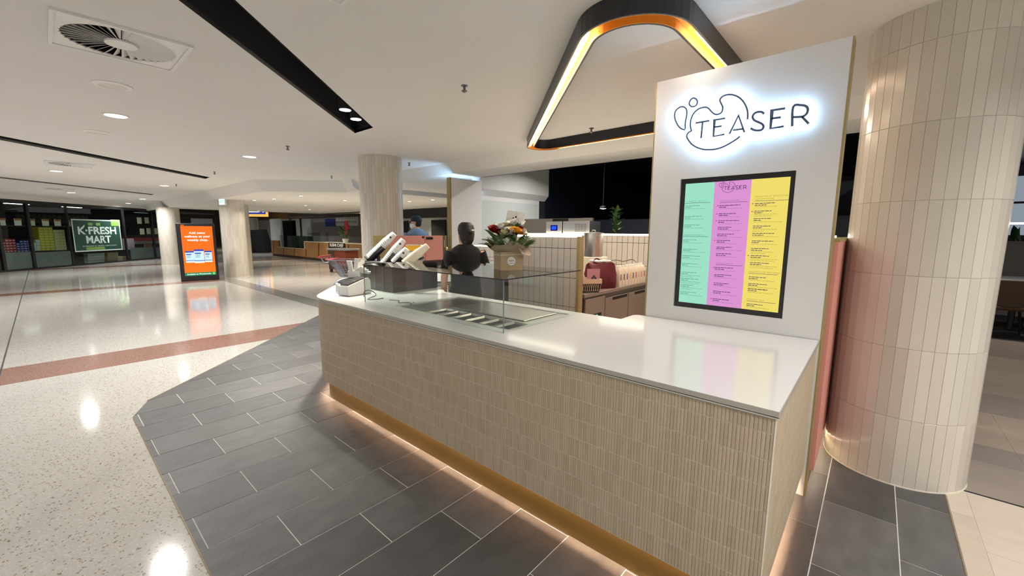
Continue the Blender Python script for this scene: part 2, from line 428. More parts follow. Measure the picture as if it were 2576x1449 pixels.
struct(MB().box(-58, -25.4, 3.9, 30, 4.25, 4.3).build('ceiling_high', 'ceiling_paint')); MB().box(-25.5, -25.42, 3.94, 30, 2.62, 4.25).build('high_fascia', 'soffit_paint', ce); MB().box(-58, -25.42, 3.9, 3.96, 2.9, 4.25).build('high_fascia', 'soffit_paint', ce)
struct(MB().box(-6.5, 14, 6.2, 16.1, 3.3, 3.35).build('ceiling_dark', 'navy_void'))
MB().box(-6.42, 14, 6.2, 6.24, 2.735, 3.3).build('fascia', 'dark_void', ce)
# white nib wall with raked head on the far left of the kiosk, dark tenancy behind
mb = MB(); mb.prism([(6.2, 0), (8.30, 0), (8.30, 2.37), (8.53, 2.53), (8.53, 3.3), (6.2, 3.3)], -6.62, -6.42, Matrix(((0, 0, 1, 0), (1, 0, 0, 0), (0, 1, 0, 0), (0, 0, 0, 1))))
mb.prism([(-6.42, 2.37), (-6.30, 2.50), (-6.30, 3.3), (-6.42, 3.3)], 6.2, 8.53, Matrix(((1, 0, 0, 0), (0, 0, 1, 0), (0, 1, 0, 0), (0, 0, 0, 1))))
wl = struct(mb.build('wall_left', 'soffit_paint'))
MB().bbox(-6.415, -6.40, 6.22, 8.22, 1.2, 2.28, .003).build('frosted_panel', 'frosted', wl)
struct(MB().box(-6.42, 14, 16, 16.1, 0, 3.34).build('wall_back', 'navy_void'))
mb = MB(); mb.box(-6.3, .6, 10.2, 10.3, 0, 1.95); mb.prism([(-3.9, 1.95), (-1.2, 1.95), (-.2, 2.6), (-.6, 2.6)], 10.2, 10.3, Matrix(((1, 0, 0, 0), (0, 0, 1, 0), (0, 1, 0, 0), (0, 0, 0, 1))))
struct(mb.build('wall_inner', 'navy_wall'))
struct(MB().box(-6.62, -6.41, 8.54, 16.1, 0, 3.34).build('wall_side', 'navy_void'))
struct(MB().box(13.9, 14, 6.2, 16.1, 0, 3.3).build('wall_right', 'dark_void'))  # unseen wall added to shut world light out of the dark tenancy

# ------------------------------------------------------------------ columns
def tile_mesh(r, z0, z1, name, m, n=40):
    h = r*math.tan(math.pi/n)-.0007; mb = MB(); b = .0009
    mb.loft([[(r-.009, -h, z0), (r-.009, h, z0), (r-.009, h, z1), (r-.009, -h, z1)], [(r-b, -h, z0), (r-b, h, z0), (r-b, h, z1), (r-b, -h, z1)],
             [(r, -h+b, z0+b), (r, h-b, z0+b), (r, h-b, z1-b), (r, -h+b, z1-b)]])
    return mb.mesh(name, m)
def column(x, y, r, top, label, near=False, lo=0, hi=0):
    t = thing('column', label, 'column', (x, y, 0), group='tiled round columns')
    MB().lathe([(r-.0022, 0), (r-.0022, top)], n=80).build('core', 'glazed_grout', t, True)
    MB().lathe([(r+.004, 0), (r+.004, .012)], n=60).build('base_bead', 'paper_cream', t, True)
    P = .45; rows_ = [(i*P+.0015, min((i+1)*P-.0015, top)) for i in range(int(top/P)+1) if min((i+1)*P, top)-i*P > .03]
    if near:
        ms = {}
        for k in range(40):
            a = 2*math.pi*(k+.45)/40
            vis = math.cos(a)*(-x)+math.sin(a)*(-y) > -.30*math.hypot(x, y)
            for i, (z0, z1) in enumerate(rows_):
                if not vis: continue
                v = random.randrange(4); key = (i == len(rows_)-1, v)
                zz0, zz1 = (z0, z1) if key[0] else (.0015, P-.0015)
                if key not in ms: ms[key] = tile_mesh(r, zz0 if not key[0] else 0, zz1 if not key[0] else z1-z0, 'column_tile', 'glazed_%d' % v)
                o = link('tile', ms[key], t); o.rotation_euler = (0, 0, a); o.location = (0, 0, i*P if not key[0] else z0)
    else:
        mb = MB()
        for k in range(40):
            T = Matrix.Rotation(2*math.pi*(k+.45)/40, 4, 'Z'); h = r*math.tan(math.pi/40)-.0016
            for z0, z1 in rows_:
                mb.slot((k*7+int(z0*10)) % 3); mb.box(r-.006, r, -h, h, z0, z1, T)
        stuff(mb.build('tile_cladding', ['glazed_0', 'glazed_1', 'glazed_2'], t))
    return t
column(.21, 3.825, .37, HC, 'large glazed column on the right, beside the menu panel', True)
column(-6.79, 4.13, .37, HC, 'pale tiled column standing behind the drink cup stacks')
column(-16.75, 4.42, .37, 2.62, 'round column directly beside the orange advertising screen')
column(*at(603, 600, 16.6).xy, .38, 2.62, 'column half hidden behind the one beside the orange screen')
column(-24.6, 3.95, .42, 2.62, 'column left of the orange screen, in front of the dark grocery')
# ================================================================== the kiosk
ZT, ZB = .985, .957                                                # worktop top and underside
XR, YF = -.205, 1.645                                              # right end and front of the tiled counter
def inset(d):                                                       # counter outline moved inwards by d
    return fillet([(XR-d, YF+d), (XR-d, 2.93), (-1.33, 2.93), (-1.33, 2.70), (-3.3, 2.70), (-4.55, 3.55), (-5.55+d*.8, 2.90+d*.8), (-3.93+d*.41, YF+d)],
                  [.004, 0, 0.05, 0.0, 0, 0, .05, .55-d*.4], 12)
top = thing('countertop', 'speckled white stone worktop of the kiosk, curving round at its far end', 'countertop', (0, 0, 0))
hole = [(-1.70, 1.90), (-2.98, 1.90), (-2.98, 2.60), (-1.70, 2.60)]
MB().plate([inset(-.006), hole], ZB+.008, ZT).build('slab', ['quartz'], top)
edge_pts = inset(-.0075)
mb = MB(); mb.band(inset(-.0085), inset(.02), ZB+.007, ZT-.0008); mb.build('edge_profile', 'quartz_edge', top)
mb = MB(); mb.band(inset(-.006), inset(.02), ZB-.003, ZB+.003); mb.build('shadow_trim', 'metal_trim', top)
mb = MB(); mb.lathe([(.013, ZT), (.013, ZT+.0015)], c=(-1.614, 2.247), n=20); mb.build('grommet', 'steel', top)

ct = thing('service_counter', 'curved kiosk counter clad in beige finger tiles over a glowing brass plinth', 'counter', (0, 0, 0))
MB().band(inset(.0032), inset(.028), .187, ZB-.004).build('carcass', 'finger_grout', ct)
MB().band(inset(.054), inset(.068), .001, .33).build('plinth', 'brass', ct)
MB().band(inset(.031), inset(.049), .262, .266).build('plinth_light', 'kick_led', ct)
# finger tiles: straight front, right end, then round the curve
path = inset(.0); PITCHF = .0136
rowsz = [(ZB-.005-.064, ZB-.006)] + [(.187+.1008*i+.003, .187+.1008*(i+1)-.001) for i in range(6, -1, -1)]
rowsz[0] = (.187+.1008*7+.003, ZB-.006)
def finger_mesh(z0, z1, m):
    h = PITCHF/2-.0005; mb = MB()
    mb.loft([[(-h, .016, z0), (h, .016, z0), (h, .016, z1), (-h, .016, z1)], [(-h, .0024, z0), (h, .0024, z0), (h, .0024, z1), (-h, .0024, z1)],
             [(-h*.6, 0, z0+.001), (h*.6, 0, z0+.001), (h*.6, 0, z1-.001), (-h*.6, 0, z1-.001)]]); return mb.mesh('finger', m)
spots = []
x = XR-.009
while x > -3.62: spots.append((x, YF, 0.)); x -= PITCHF
y = YF+.012
endspots = []
while y < 2.925: endspots.append((XR, y, math.pi/2)); y += PITCHF
# curved part: walk along the outline from the straight front to the diagonal end
P = [Vector(p) for p in path]; P = P[-1:] + P[:1] if False else P
seq = [p for p in P[::-1] if p.x < -3.55 and p.y < 3.0 and p.x+p.y < -1.2]
seq = sorted(seq, key=lambda p: math.atan2(p.y-2.6, -(p.x+3.9)))
curve = [Vector((-3.62, YF))] + [p for p in seq]
L = 0.; nxt = PITCHF/2
for a, b in zip(curve, curve[1:]):
    seg = (b-a).length
    if seg < 1e-6: continue
    d = (b-a)/seg
    while nxt <= L+seg:
        p = a+d*(nxt-L); spots.append((p.x, p.y, math.atan2(d.y, d.x)+math.pi)); nxt += PITCHF
    L += seg
allf = [(s, i) for s in spots for i in range(8)]
near = sorted([(s, i) for s in spots+endspots for i in range(8)], key=lambda q: (q[0][0]**2+q[0][1]**2+.25*((1.6-rowsz[q[1]][0])**2)) - (0.0 if q[0][2] == 0. else -.25))[:300]
nearset = set((round(s[0], 4), round(s[1], 4), i) for s, i in near)
fm = {}
for s, i in near:
    v = random.randrange(4); key = (i == 0, v); z0, z1 = rowsz[i]
    if key not in fm: fm[key] = finger_mesh(0, z1-z0, 'finger_%d' % v)
    o = link('finger_tile', fm[key], ct); o.location = (s[0], s[1], z0); o.rotation_euler = (0, 0, s[2])
mb = MB(); h = PITCHF/2-.0005
for s in spots+endspots:
    T0 = Matrix.Translation((s[0], s[1], 0)) @ Matrix.Rotation(s[2], 4, 'Z')
    for i, (z0, z1) in enumerate(rowsz):
        if (round(s[0], 4), round(s[1], 4), i) in nearset: continue
        mb.slot(random.randrange(4))
        mb.loft([[(-h, .016, z0), (h, .016, z0), (h, .016, z1), (-h, .016, z1)], [(-h, .0024, z0), (h, .0024, z0), (h, .0024, z1), (-h, .0024, z1)],
                 [(-h*.6, 0, z0+.001), (h*.6, 0, z0+.001), (h*.6, 0, z1-.001), (-h*.6, 0, z1-.001)]], T=T0)
stuff(mb.build('finger_tile_field', ['finger_%d' % i for i in range(4)], ct))
mb = MB(); mb.box(XR-.0035, XR+.001, YF-.001, YF+.0035, .187, ZB-.005); mb.build('corner_trim', 'paper_cream', ct)
mb = MB(); mb.box(-3.2, -1.5, 2.66, 2.68, .1, .86); mb.box(-1.5, -.3, 2.89, 2.91, .1, .9); mb.box(-4.3, -3.2, 2.72, 2.74, .1, .86); mb.build('rear_panel', 'panel_white', ct)

# glass display case with its steel well
gc = thing('display_case', 'low glass display case with steel topping wells on the white worktop', 'display case', (0, 0, 0))
X0, X1, Y0, Y1, ZG = -3.31, -1.665, 1.815, 2.675, 1.318
MB().box(X0, X1, Y0, Y0+.006, ZT, ZG-.006).build('front_glass', 'case_glass', gc)
MB().box(X1-.006, X1, Y0+.006, Y1, ZT, ZG-.006).build('side_glass', 'case_glass', gc)
MB().box(X0, X0+.006, Y0+.006, Y1-.25, ZT, ZG-.006).build('side_glass', 'case_glass', gc)
MB().box(X0-.002, X1+.002, Y0-.002, Y1, ZG-.006, ZG).build('top_glass', 'case_top_glass', gc)
mb = MB(); mb.box(X0-.002, X1+.002, Y0-.0035, Y0-.002, ZG-.0065, ZG+.0005); mb.box(X1+.002, X1+.0035, Y0-.002, Y1, ZG-.0065, ZG+.0005); mb.build('top_edge', 'black_satin', gc)
mb = MB(); mb.box(X1-.004, X1+.0006, Y0-.0006, Y0+.004, ZT, ZG-.007); mb.build('corner_joint', 'glass_edge', gc)
mb = MB(); mb.box(X0-.0006, X0+.004, Y0-.0006, Y0+.004, ZT, ZG-.007); mb.build('corner_joint', 'steel_dark', gc)
MB().plate([[(-1.695, 1.905), (-1.695, 2.60), (-2.985, 2.60), (-2.985, 1.905)]] + [[(-1.73-.148*i, 1.93), (-1.73-.148*i-.128, 1.93), (-1.73-.148*i-.128, 2.14), (-1.73-.148*i, 2.14)] for i in range(6)], .9735, .9765).build('well_deck', 'steel', gc)
for i in range(6):
    a = -1.73-.148*i; b = a-.128; mb = MB()
    ring = lambda q, z: [(a-q, 1.93+q, z), (a-q, 2.14-q, z), (b+q, 2.14-q, z), (b+q, 1.93+q, z)]
    mb.loft([ring(-.004, .9785), ring(.003, .9785), ring(.012, .965), ring(.02, .86)], cap=False); mb.add(ring(.02, .86), [(0, 1, 2, 3)])
    mb.build('topping_pan', 'steel', gc)
mb = MB(); mb.box(-2.98, -1.70, 2.20, 2.58, .8, .9); mb.build('well_floor', 'steel_dark', gc)
mb = MB(); mb.bbox(-2.62, -1.80, 2.18, 2.56, .977, .985, .002); mb.build('well_cover', 'steel', gc)

# ------------------------------------------------------------------ menu panel with halo sign
mp = thing('menu_panel', 'tall white panel with glowing TEASER sign and menu screen above the worktop', 'sign panel', (0, 0, 0))
PY0, PZ1 = 2.936, 2.637
mb = MB(); T = Matrix(((1, 0, 0, 0), (0, 0, 1, PY0), (0, 1, 0, 0), (0, 0, 0, 1)))
mb.plate([[(-1.248, 0), (-.196, 0), (-.196, PZ1), (-1.248, PZ1)], [(-1.05, 1.084), (-1.05, 1.966), (-.390, 1.966), (-.390, 1.084)]], 0, .055)
mb.v = [tuple(T @ Vector(v)) for v in mb.v]; mb.build('panel_face', 'panel_white', mp)
MB().box(-1.248, -.196, PY0+.055, PY0+.11, 0, PZ1).build('panel_back', 'panel_white', mp)
MB().box(-.196, -.186, PY0+.001, PY0+.11, 0, PZ1).build('gold_side', 'gold_edge', mp)
MB().box(-1.258, -1.248, PY0+.001, PY0+.11, 0, PZ1).build('gold_side', 'gold_edge', mp)
scn = MB(); scn.plate([[(-1.047, 1.087), (-.393, 1.087), (-.393, 1.963), (-1.047, 1.963)], [(-1.020, 1.117), (-1.020, 1.934), (-.416, 1.934), (-.416, 1.117)]], 0, .03)
Ts = Matrix(((1, 0, 0, 0), (0, 0, 1, PY0+.016), (0, 1, 0, 0), (0, 0, 0, 1))); scn.v = [tuple(Ts @ Vector(v)) for v in scn.v]
menu = scn.build('menu_screen', 'black_satin', mp)
YS = PY0+.021
for a, b, m in [(-1.020, -.834, 'menu_green'), (-.834, -.620, 'menu_pink'), (-.620, -.416, 'menu_yellow')]:
    MB().box(a, b, YS, YS+.006, 1.117, 1.934).build('menu_column', m, menu)
LOGO = {'T': [[(-0.963, 2.314), (-0.878, 2.315)], [(-0.919, 2.314), (-0.922, 2.212)]], 'E': [[(-0.784, 2.314), (-0.847, 2.314), (-0.847, 2.214), (-0.782, 2.217)], [(-0.846, 2.27), (-0.801, 2.27)]], 'A': [[(-0.754, 2.214), (-0.71, 2.318), (-0.67, 2.212)], [(-0.735, 2.235), (-0.678, 2.234)]], 'S': [[(-0.572, 2.302), (-0.586, 2.316), (-0.607, 2.32), (-0.625, 2.313), (-0.632, 2.296), (-0.622, 2.276), (-0.598, 2.26), (-0.579, 2.247), (-0.57, 2.231), (-0.578, 2.214), (-0.602, 2.213), (-0.625, 2.222), (-0.638, 2.233)]], 'E2': [[(-0.467, 2.315), (-0.533, 2.316), (-0.533, 2.214), (-0.466, 2.216)], [(-0.533, 2.27), (-0.484, 2.269)]], 'R': [[(-0.426, 2.209), (-0.429, 2.316), (-0.389, 2.317), (-0.369, 2.308), (-0.36, 2.293), (-0.361, 2.271), (-0.373, 2.258), (-0.387, 2.255), (-0.427, 2.26)], [(-0.384, 2.255), (-0.348, 2.211)]], 'blob': [[(-0.659, 2.285), (-0.659, 2.311), (-0.664, 2.341), (-0.679, 2.378), (-0.703, 2.412), (-0.73, 2.435), (-0.762, 2.45), (-0.791, 2.453), (-0.813, 2.446), (-0.823, 2.429), (-0.814, 2.406), (-0.804, 2.385), (-0.805, 2.362), (-0.814, 2.349), (-0.833, 2.345), (-0.85, 2.351), (-0.868, 2.367), (-0.884, 2.387), (-0.9, 2.4), (-0.922, 2.404), (-0.948, 2.4), (-0.971, 2.385), (-0.987, 2.362), (-0.995, 2.334), (-0.995, 2.303), (-0.99, 2.279), (-0.987, 2.268), (-1.004, 2.261), (-1.013, 2.247), (-1.013, 2.233), (-1.003, 2.214), (-0.979, 2.183), (-0.946, 2.159), (-0.905, 2.141), (-0.861, 2.133), (-0.818, 2.134), (-0.778, 2.144), (-0.742, 2.161), (-0.711, 2.178), (-0.693, 2.193)]], 'drop': [[(-1.028, 2.285), (-1.045, 2.288), (-1.067, 2.305), (-1.087, 2.335), (-1.101, 2.37), (-1.102, 2.402), (-1.09, 2.422), (-1.067, 2.433), (-1.046, 2.43), (-1.03, 2.416), (-1.023, 2.395), (-1.023, 2.37), (-1.028, 2.339), (-1.029, 2.313), (-1.028, 2.285)]], 'ring': [[(-0.987, 2.474), (-0.969, 2.464), (-0.96, 2.445), (-0.966, 2.425), (-0.987, 2.42), (-1.004, 2.43), (-1.011, 2.446), (-1.003, 2.466), (-0.987, 2.474)]]}
def strokes(k, f): return [spline([f(p) for p in st], 4 if k not in ('T', 'E', 'E2', 'A') else 1, st[0] == st[-1]) for st in LOGO[k]]
def ribbon(mb, pts, w, y0, y1):                                     # flat bar following a path in the XZ plane
    n = len(pts); A = []; B = []
    for i, p in enumerate(pts):
        a = pts[max(i-1, 0)]; b = pts[min(i+1, n-1)]; d = Vector((b[0]-a[0], b[1]-a[1])); d = d.normalized() if d.length else Vector((1, 0)); nn = Vector((-d.y, d.x))*w/2
        if 0 < i < n-1:
            d1 = Vector((p[0]-a[0], p[1]-a[1])).normalized(); c = max(.5, abs(d1.dot(d))); nn = nn/c
        A.append((p[0]+nn.x, p[1]+nn.y)); B.append((p[0]-nn.x, p[1]-nn.y))
    for i in range(n-1):
        q = [A[i], A[i+1], B[i+1], B[i]]
        vs = [(u, y0, v) for u, v in q]+[(u, y1, v) for u, v in q]
        mb.add(vs, [(0, 1, 2, 3), (7, 6, 5, 4), (0, 4, 5, 1), (3, 2, 6, 7), (0, 3, 7, 4), (1, 5, 6, 2)])
for k in LOGO:
    mb = MB(); mg = MB()
    for st in strokes(k, lambda p: p):
        wd = .0095 if k in ('blob', 'drop', 'ring') else (.0105 if k in ('T', 'E', 'A') else .0125)
        ribbon(mb, st, wd, PY0-.036, PY0-.031)
        ribbon(mg, st, wd*.38, PY0-.0308, PY0-.0265)
    o = mb.build('sign_letter' if len(k) < 3 else 'sign_outline', 'sign_face', mp)
    mg.build('halo_strip', 'sign_glow', o)
# small logo and rows of print on the screen
fx = lambda p: (-.806+(p[0]+1.102)*.212, 1.8625+(p[1]-2.133)*.205)
mb = MB()
for k in LOGO:
    for st in strokes(k, fx): ribbon(mb, st, .0022 if k in ('blob', 'drop', 'ring') else .003, YS-.0008, YS-.0003)
mb.build('menu_logo', 'menu_ink', menu)
XD, UP = (1, 0, 0), (0, 0, 1)
for s, x, z, wd, c in [('L PARTY JELLY', -1.008, 1.811, .125, 'menu_ink_green'), ('INSLEY FRUITS', -1.012, 1.584, .13, 'menu_ink_green'), ('TRADITIONAL', -.795, 1.806, .115, 'menu_ink_faint'), ('FRESH MILK', -.792, 1.400, .10, 'menu_ink_faint'),
                    ('FRESH FRUIT SMOOTHIE', -.592, 1.823, .172, 'menu_ink_yellow'), ('WITH MOUSSE', -.592, 1.808, .10, 'menu_ink_yellow'), ('SIGNATURE BREWED', -.594, 1.357, .17, 'menu_ink_yellow'), ('FUSION TEA', -.592, 1.179, .097, 'menu_ink_yellow')]:
    text('heading', s, (x, YS-.0004, z), XD, UP, .0075, c, menu, width=wd, align='LEFT', depth=.0002)
def print_rows(spec, m1, m2):
    a, b = MB(), MB()
    for x, z, heavy, n in spec:
        for q in range(n):
            u = x; end = x+(heavy[q])
            while u < end-.004:
                wdt = min(random.uniform(.008, .026), end-u); mbx = a if q < 2 else b; hh = .0038 if q == 0 else (.0042 if q == 1 else .0022)
                mbx.box(u, u+wdt, YS-.0006, YS-.0002, z-.0105*q-hh, z-.0105*q); u += wdt+.003
    stuff(a.build('print', m1, menu)); stuff(b.build('fine_print', m2, menu))
def items(x, zs, wmax): return [(x, z, [random.uniform(.55, .8)*wmax, random.uniform(.22, .4)*wmax, random.uniform(.75, 1.)*wmax, random.uniform(.3, .9)*wmax], random.choice([3, 3, 4])) for z in zs]
print_rows(items(-1.013, [1.787, 1.716, 1.658, 1.556, 1.492, 1.446, 1.392, 1.331, 1.287, 1.243, 1.193], .155), 'menu_ink_green', 'menu_ink_green')
print_rows(items(-.797, [1.782, 1.729, 1.684, 1.641, 1.597, 1.555, 1.512, 1.469, 1.377, 1.329, 1.272, 1.217, 1.165], .155), 'menu_ink', 'menu_ink_faint')
print_rows(items(-.592, [1.787, 1.740, 1.694, 1.648, 1.603, 1.556, 1.509, 1.464, 1.419, 1.329, 1.286, 1.252, 1.155], .16), 'menu_ink', 'menu_ink_yellow')
for a, b, z in [(-1.018, -.854, 1.8035), (-1.017, -.853, 1.5775), (-.795, -.632, 1.7995), (-.792, -.633, 1.3935), (-.594, -.417, 1.800), (-.595, -.436, 1.3495), (-.593, -.434, 1.172)]:
    MB().box(a, b, YS-.0007, YS-.0002, z-.0011, z+.0011).build('rule', 'menu_ink', menu)
hz = [(-.806, 1.779), (-.808, 1.726), (-.809, 1.681), (-.810, 1.552), (-.803, 1.374), (-.807, 1.163), (-.603, 1.784), (-.604, 1.737), (-.605, 1.461)]
hm = MB().prism([(0, -.0045), (.0045, 0), (.0035, .003), (.0015, .003), (0, .0015), (-.0015, .003), (-.0035, .003), (-.0045, 0)], 0, .0004).mesh('heart', 'menu_heart')
for x, z in hz:
    o = link('heart', hm, menu); o.location = (x, YS-.0002, z); o.rotation_euler = (R(90), 0, 0)

# second blade panel and pink half walls
p2 = thing('blade_panel', 'plain cream blade panel with gold edge behind the staff member in black', 'panel', (0, 0, 0))
MB().box(-6.37, -6.27, 5.33, 6.15, 0, PZ1).build('panel_body', 'panel_white', p2)
MB().box(-6.37, -6.27, 5.30, 5.33, 0, PZ1).build('gold_side', 'gold_edge', p2)
mb = MB()
for k in LOGO:
    for st in strokes(k, lambda p: (5.36+(p[0]+1.102), p[1])):
        q = MB(); ribbon(q, st, .006, -6.401, -6.386); q.v = [(v[1], v[0], v[2]) for v in q.v]; mb.add(q.v, q.f)
mb.build('halo_strip', 'sign_glow', p2)
gt = thing('pink_half_wall', 'pink half wall with gold end post behind the cup stacks', 'partition', (0, 0, 0))
MB().box(-6.36, -6.28, 3.95, 4.68, 0, 1.525).build('wall_panel', 'pink', gt)
MB().box(-6.36, -6.28, 3.68, 3.95, 0, 1.528).build('gold_post', 'gold_edge', gt)
gd = thing('pink_gate', 'pink swing gate with black latch beside the cream blade panel', 'gate', (0, 0, 0))
MB().bbox(-6.35, -6.29, 4.70, 5.12, .1, 1.525, .004).build('leaf', 'pink', gd)
MB().box(-6.36, -6.28, 5.17, 5.20, 0, 1.525).build('hinge_post', 'gold_edge', gd)
MB().bbox(-6.288, -6.27, 4.72, 4.87, 1.455, 1.50, .004).build('latch_bar', 'black_satin', gd)
MB().lathe([(.022, 0), (.022, .018)], n=16, T=Matrix.Translation((-6.29, 4.645, 1.495)) @ Matrix.Rotation(R(90), 4, 'Y')).build('latch_knob', 'black_satin', gd)
for z in (.35, 1.3): MB().lathe([(.014, z), (.014, z+.14)], c=(-6.28, 5.145), n=10).build('hinge', 'steel', gd)
sw = thing('side_wall', 'pink half wall running back behind the menu panel, beside the large column', 'partition', (0, 0, 0))
MB().box(-.235, -.165, 3.05, 5.0, .13, 1.555).build('wall_panel', 'pink', sw)
MB().box(-.24, -.16, 3.05, 5.0, 1.555, 1.572).build('capping', 'gold_edge', sw)
MB().box(-.232, -.19, 3.05, 5.0, .005, .13).build('plinth', 'brass', sw)
MB().box(-.186, -.170, 3.07, 4.9, .123, .128).build('plinth_light', 'led_warm', sw)

# nib wall with stacked tiles, back wall with lit ledge
TW, TH = .0752, .29
def tiled(name, label, x0, x1, y, z0, z1, zj, xj, m='wall_tile', thick=.07):
    t = thing(name, label, 'wall', (0, 0, 0))
    MB().box(x0, x1, y, y+thick, z0, z1).build('substrate', 'wall_grout', t)
    cache = {}
    xs = [xj-TW*i for i in range(-int((x1-xj)/TW)-1, int((xj-x0)/TW)+2)]
    zs = [zj+TH*i for i in range(-6, 4)]
    for xa in xs:
        a, b = max(xa-TW, x0), min(xa, x1)
        if b-a < .012: continue
        for za in zs:
            c, d = max(za, z0), min(za+TH, z1)
            if d-c < .02: continue
            key = (round(b-a, 3), round(d-c, 3))
            if key not in cache: cache[key] = MB().bbox(0.0026, b-a-.0026, -.006, .001, .0026, d-c-.0026, .0012).mesh('wall_tile', m)
            o = link('tile', cache[key], t); o.location = (a, y, c)
    return t
nib = tiled('nib_wall', 'tiled nib wall behind the glass case, gold trimmed on its right end', -3.06, -2.17, 3.42, .25, 1.555, 1.153, -2.17)
MB().box(-2.17, -2.14, 3.41, 3.49, .0, 1.56).build('gold_trim', 'gold_edge', nib)
MB().box(-3.06, -2.17, 3.412, 3.49, 1.555, 1.572).build('lit_ledge', 'shelf_led', nib)
MB().box(-3.06, -2.17, 3.43, 3.49, .0, .25).build('base', 'panel_white', nib)
bw = tiled('back_wall', 'tiled back wall with a bright lit ledge behind the stock pot', -4.25, -.30, 5.05, .6, 1.565, 1.471-TH, -2.136)
MB().box(-4.25, -.30, 5.042, 5.12, 1.565, 1.585).build('lit_ledge', 'shelf_led', bw)
MB().box(-4.25, -.30, 5.05, 5.7, .0, .6).build('base', 'panel_white', bw)
MB().box(-4.25, -.30, 5.12, 5.7, .6, 1.57).build('back_ledge', 'concrete', bw)
lw = tiled('low_splashback', 'low white tiled splashback behind the purple detergent bottle', -5.3, -3.55, 4.9, .6, 1.36, .9, -3.6, 'paper_white')
MB().box(-5.3, -3.55, 4.895, 4.96, 1.36, 1.372).build('lit_ledge', 'shelf_led', lw)
MB().box(-5.3, -3.55, 4.905, 4.95, 0, .6).build('base', 'panel_white', lw)
# ------------------------------------------------------------------ pendant loop light
lp = thing('loop_light', 'black rounded triangular ceiling light with glowing gold channel above the kiosk', 'ceiling light', (0, 0, 0))
def tri(d):                                                        # outline moved inwards by d
    q = d*1.41421; return fillet([(-.9-d, .81+.9+d+q), (-.9-d, 5.0-d), (.81-5.0+d+q, 5.0-d)], [.36-d*.9, .22-d*.8, .24-d*.9], 14)
ZL = 2.78
MB().band(tri(0), tri(.011), ZL, HC-.0005).build('outer_wall', 'black_satin', lp)
MB().band(tri(.098), tri(.109), ZL, HC-.0005).build('inner_wall', 'black_satin', lp)
MB().band(tri(.0115), tri(.0975), ZL+.050, ZL+.054).build('gold_channel', 'led_gold', lp)
mb = MB(); mb.band(tri(.012), tri(.0165), ZL+.001, ZL+.049); mb.band(tri(.0925), tri(.097), ZL+.001, ZL+.049); mb.build('gold_lip', 'led_gold', lp)
mb = MB()
dd = Vector((-1, 1, 0)).normalized(); nn = Vector((1, 1, 0)).normalized()
a = Vector((-1.46, 2.30, ZL+.014)); b = Vector((-3.80, 4.64, ZL+.014))
for p, q in [(a, b), (Vector((-.926, 2.72, ZL+.014)), Vector((-.926, 4.6, ZL+.014)))]:
    d = (q-p).normalized(); s = Vector((d.y, -d.x, 0)); 
    if s.dot(Vector((-2, 4, 0))-p) < 0: s = -s
    if p is a: p = p + s*.030; q = q + s*.030
    s1 = s*.008
    mb.add([p-s1, p+s1, q+s1, q-s1, p-s1+Vector((0, 0, .016)), p+s1+Vector((0, 0, .016)), q+s1+Vector((0, 0, .016)), q-s1+Vector((0, 0, .016))],
           [(0, 1, 2, 3), (7, 6, 5, 4), (0, 4, 5, 1), (1, 5, 6, 2), (2, 6, 7, 3), (3, 7, 4, 0)])
mb.build('light_strip', 'led_white', lp)
for (x, y), L_, rz, pw in [((-2.66, 3.50), 3.2, R(135), 50), ((-.955, 3.7), 1.9, R(90), 7), ((-2.3, 4.95), 2.4, 0, 48)]:
    l = bpy.data.lights.new('strip_light', 'AREA'); l.shape = 'RECTANGLE'; l.size = L_; l.size_y = .03; l.energy = pw; l.color = (1, .90, .74)
    o = bpy.data.objects.new('strip_light', l); COL.objects.link(o); o.parent = lp; o.location = (x, y, ZL+.008); o.rotation_euler = (0, 0, rz)

# ------------------------------------------------------------------ ceiling fittings
def lamp(parent, loc, power, size, col=(1, .985, .965), spread=150):
    l = bpy.data.lights.new('lamp_light', 'AREA'); l.shape = 'DISK'; l.size = size; l.energy = power; l.color = col; l.spread = R(spread)
    o = bpy.data.objects.new('lamp_light', l); COL.objects.link(o); o.parent = parent; o.location = loc; return o
ring = MB().plate([circle(0, 0, .125, 28), circle(0, 0, .10, 28)[::-1]], HC-.006, HC-.0002).mesh('trim_ring', 'white_metal')
disc = MB().prism(circle(0, 0, .099, 28), HC-.004, HC-.0006).mesh('lens', 'lamp_disc')
DL = [(-6.70, .70, 'bright round downlight nearest the camera, past the swirl diffuser and speaker'), (-8.5, 2.58, 'round downlight near the end of the second black slot'),
      (-14.0, .36, 'round downlight just beyond the far swirl diffuser'), (-15.97, 2.55, 'round downlight above the orange advertising screen'),
      (-21.7, .85, 'round downlight beyond the third black slot'), (-23.6, 3.0, 'round downlight near the pale column left of the screen'),
      (-27.3, -.6, 'round downlight over the grocery front, left of its sign'), (-28.0, 3.0, 'round downlight over the right part of the grocery front')]
HID = [(1.3, .75), (-1.2, -2.6), (-6.5, -4.0), (4.6, -1.8), (5.5, 2.9), (-14, -4.2), (-9, -7.5), (0.5, -7), (-20.5, -3.5), (2.2, 3.1), (-11.5, -1.8)]
def downlight(x, y, label, power):
    t = thing('downlight', label, 'downlight', (x, y, 0), group='round mall downlights'); link('trim_ring', ring, t); link('lens', disc, t)
    lamp(t, (0, 0, HC-.012), power, .2); return t
for x, y, l in DL: downlight(x, y, l, 75)
for x, y in HID: downlight(x, y, 'round downlight outside the picture, in the ceiling behind the camera', 52 if x > 1 else 75)
sring = MB().plate([circle(0, 0, .085, 20), circle(0, 0, .06, 20)[::-1]], 2.612, 2.6198).mesh('trim_ring', 'steel')
sdisc = MB().prism(circle(0, 0, .059, 20), 2.614, 2.6194).mesh('lens', 'lamp_small')
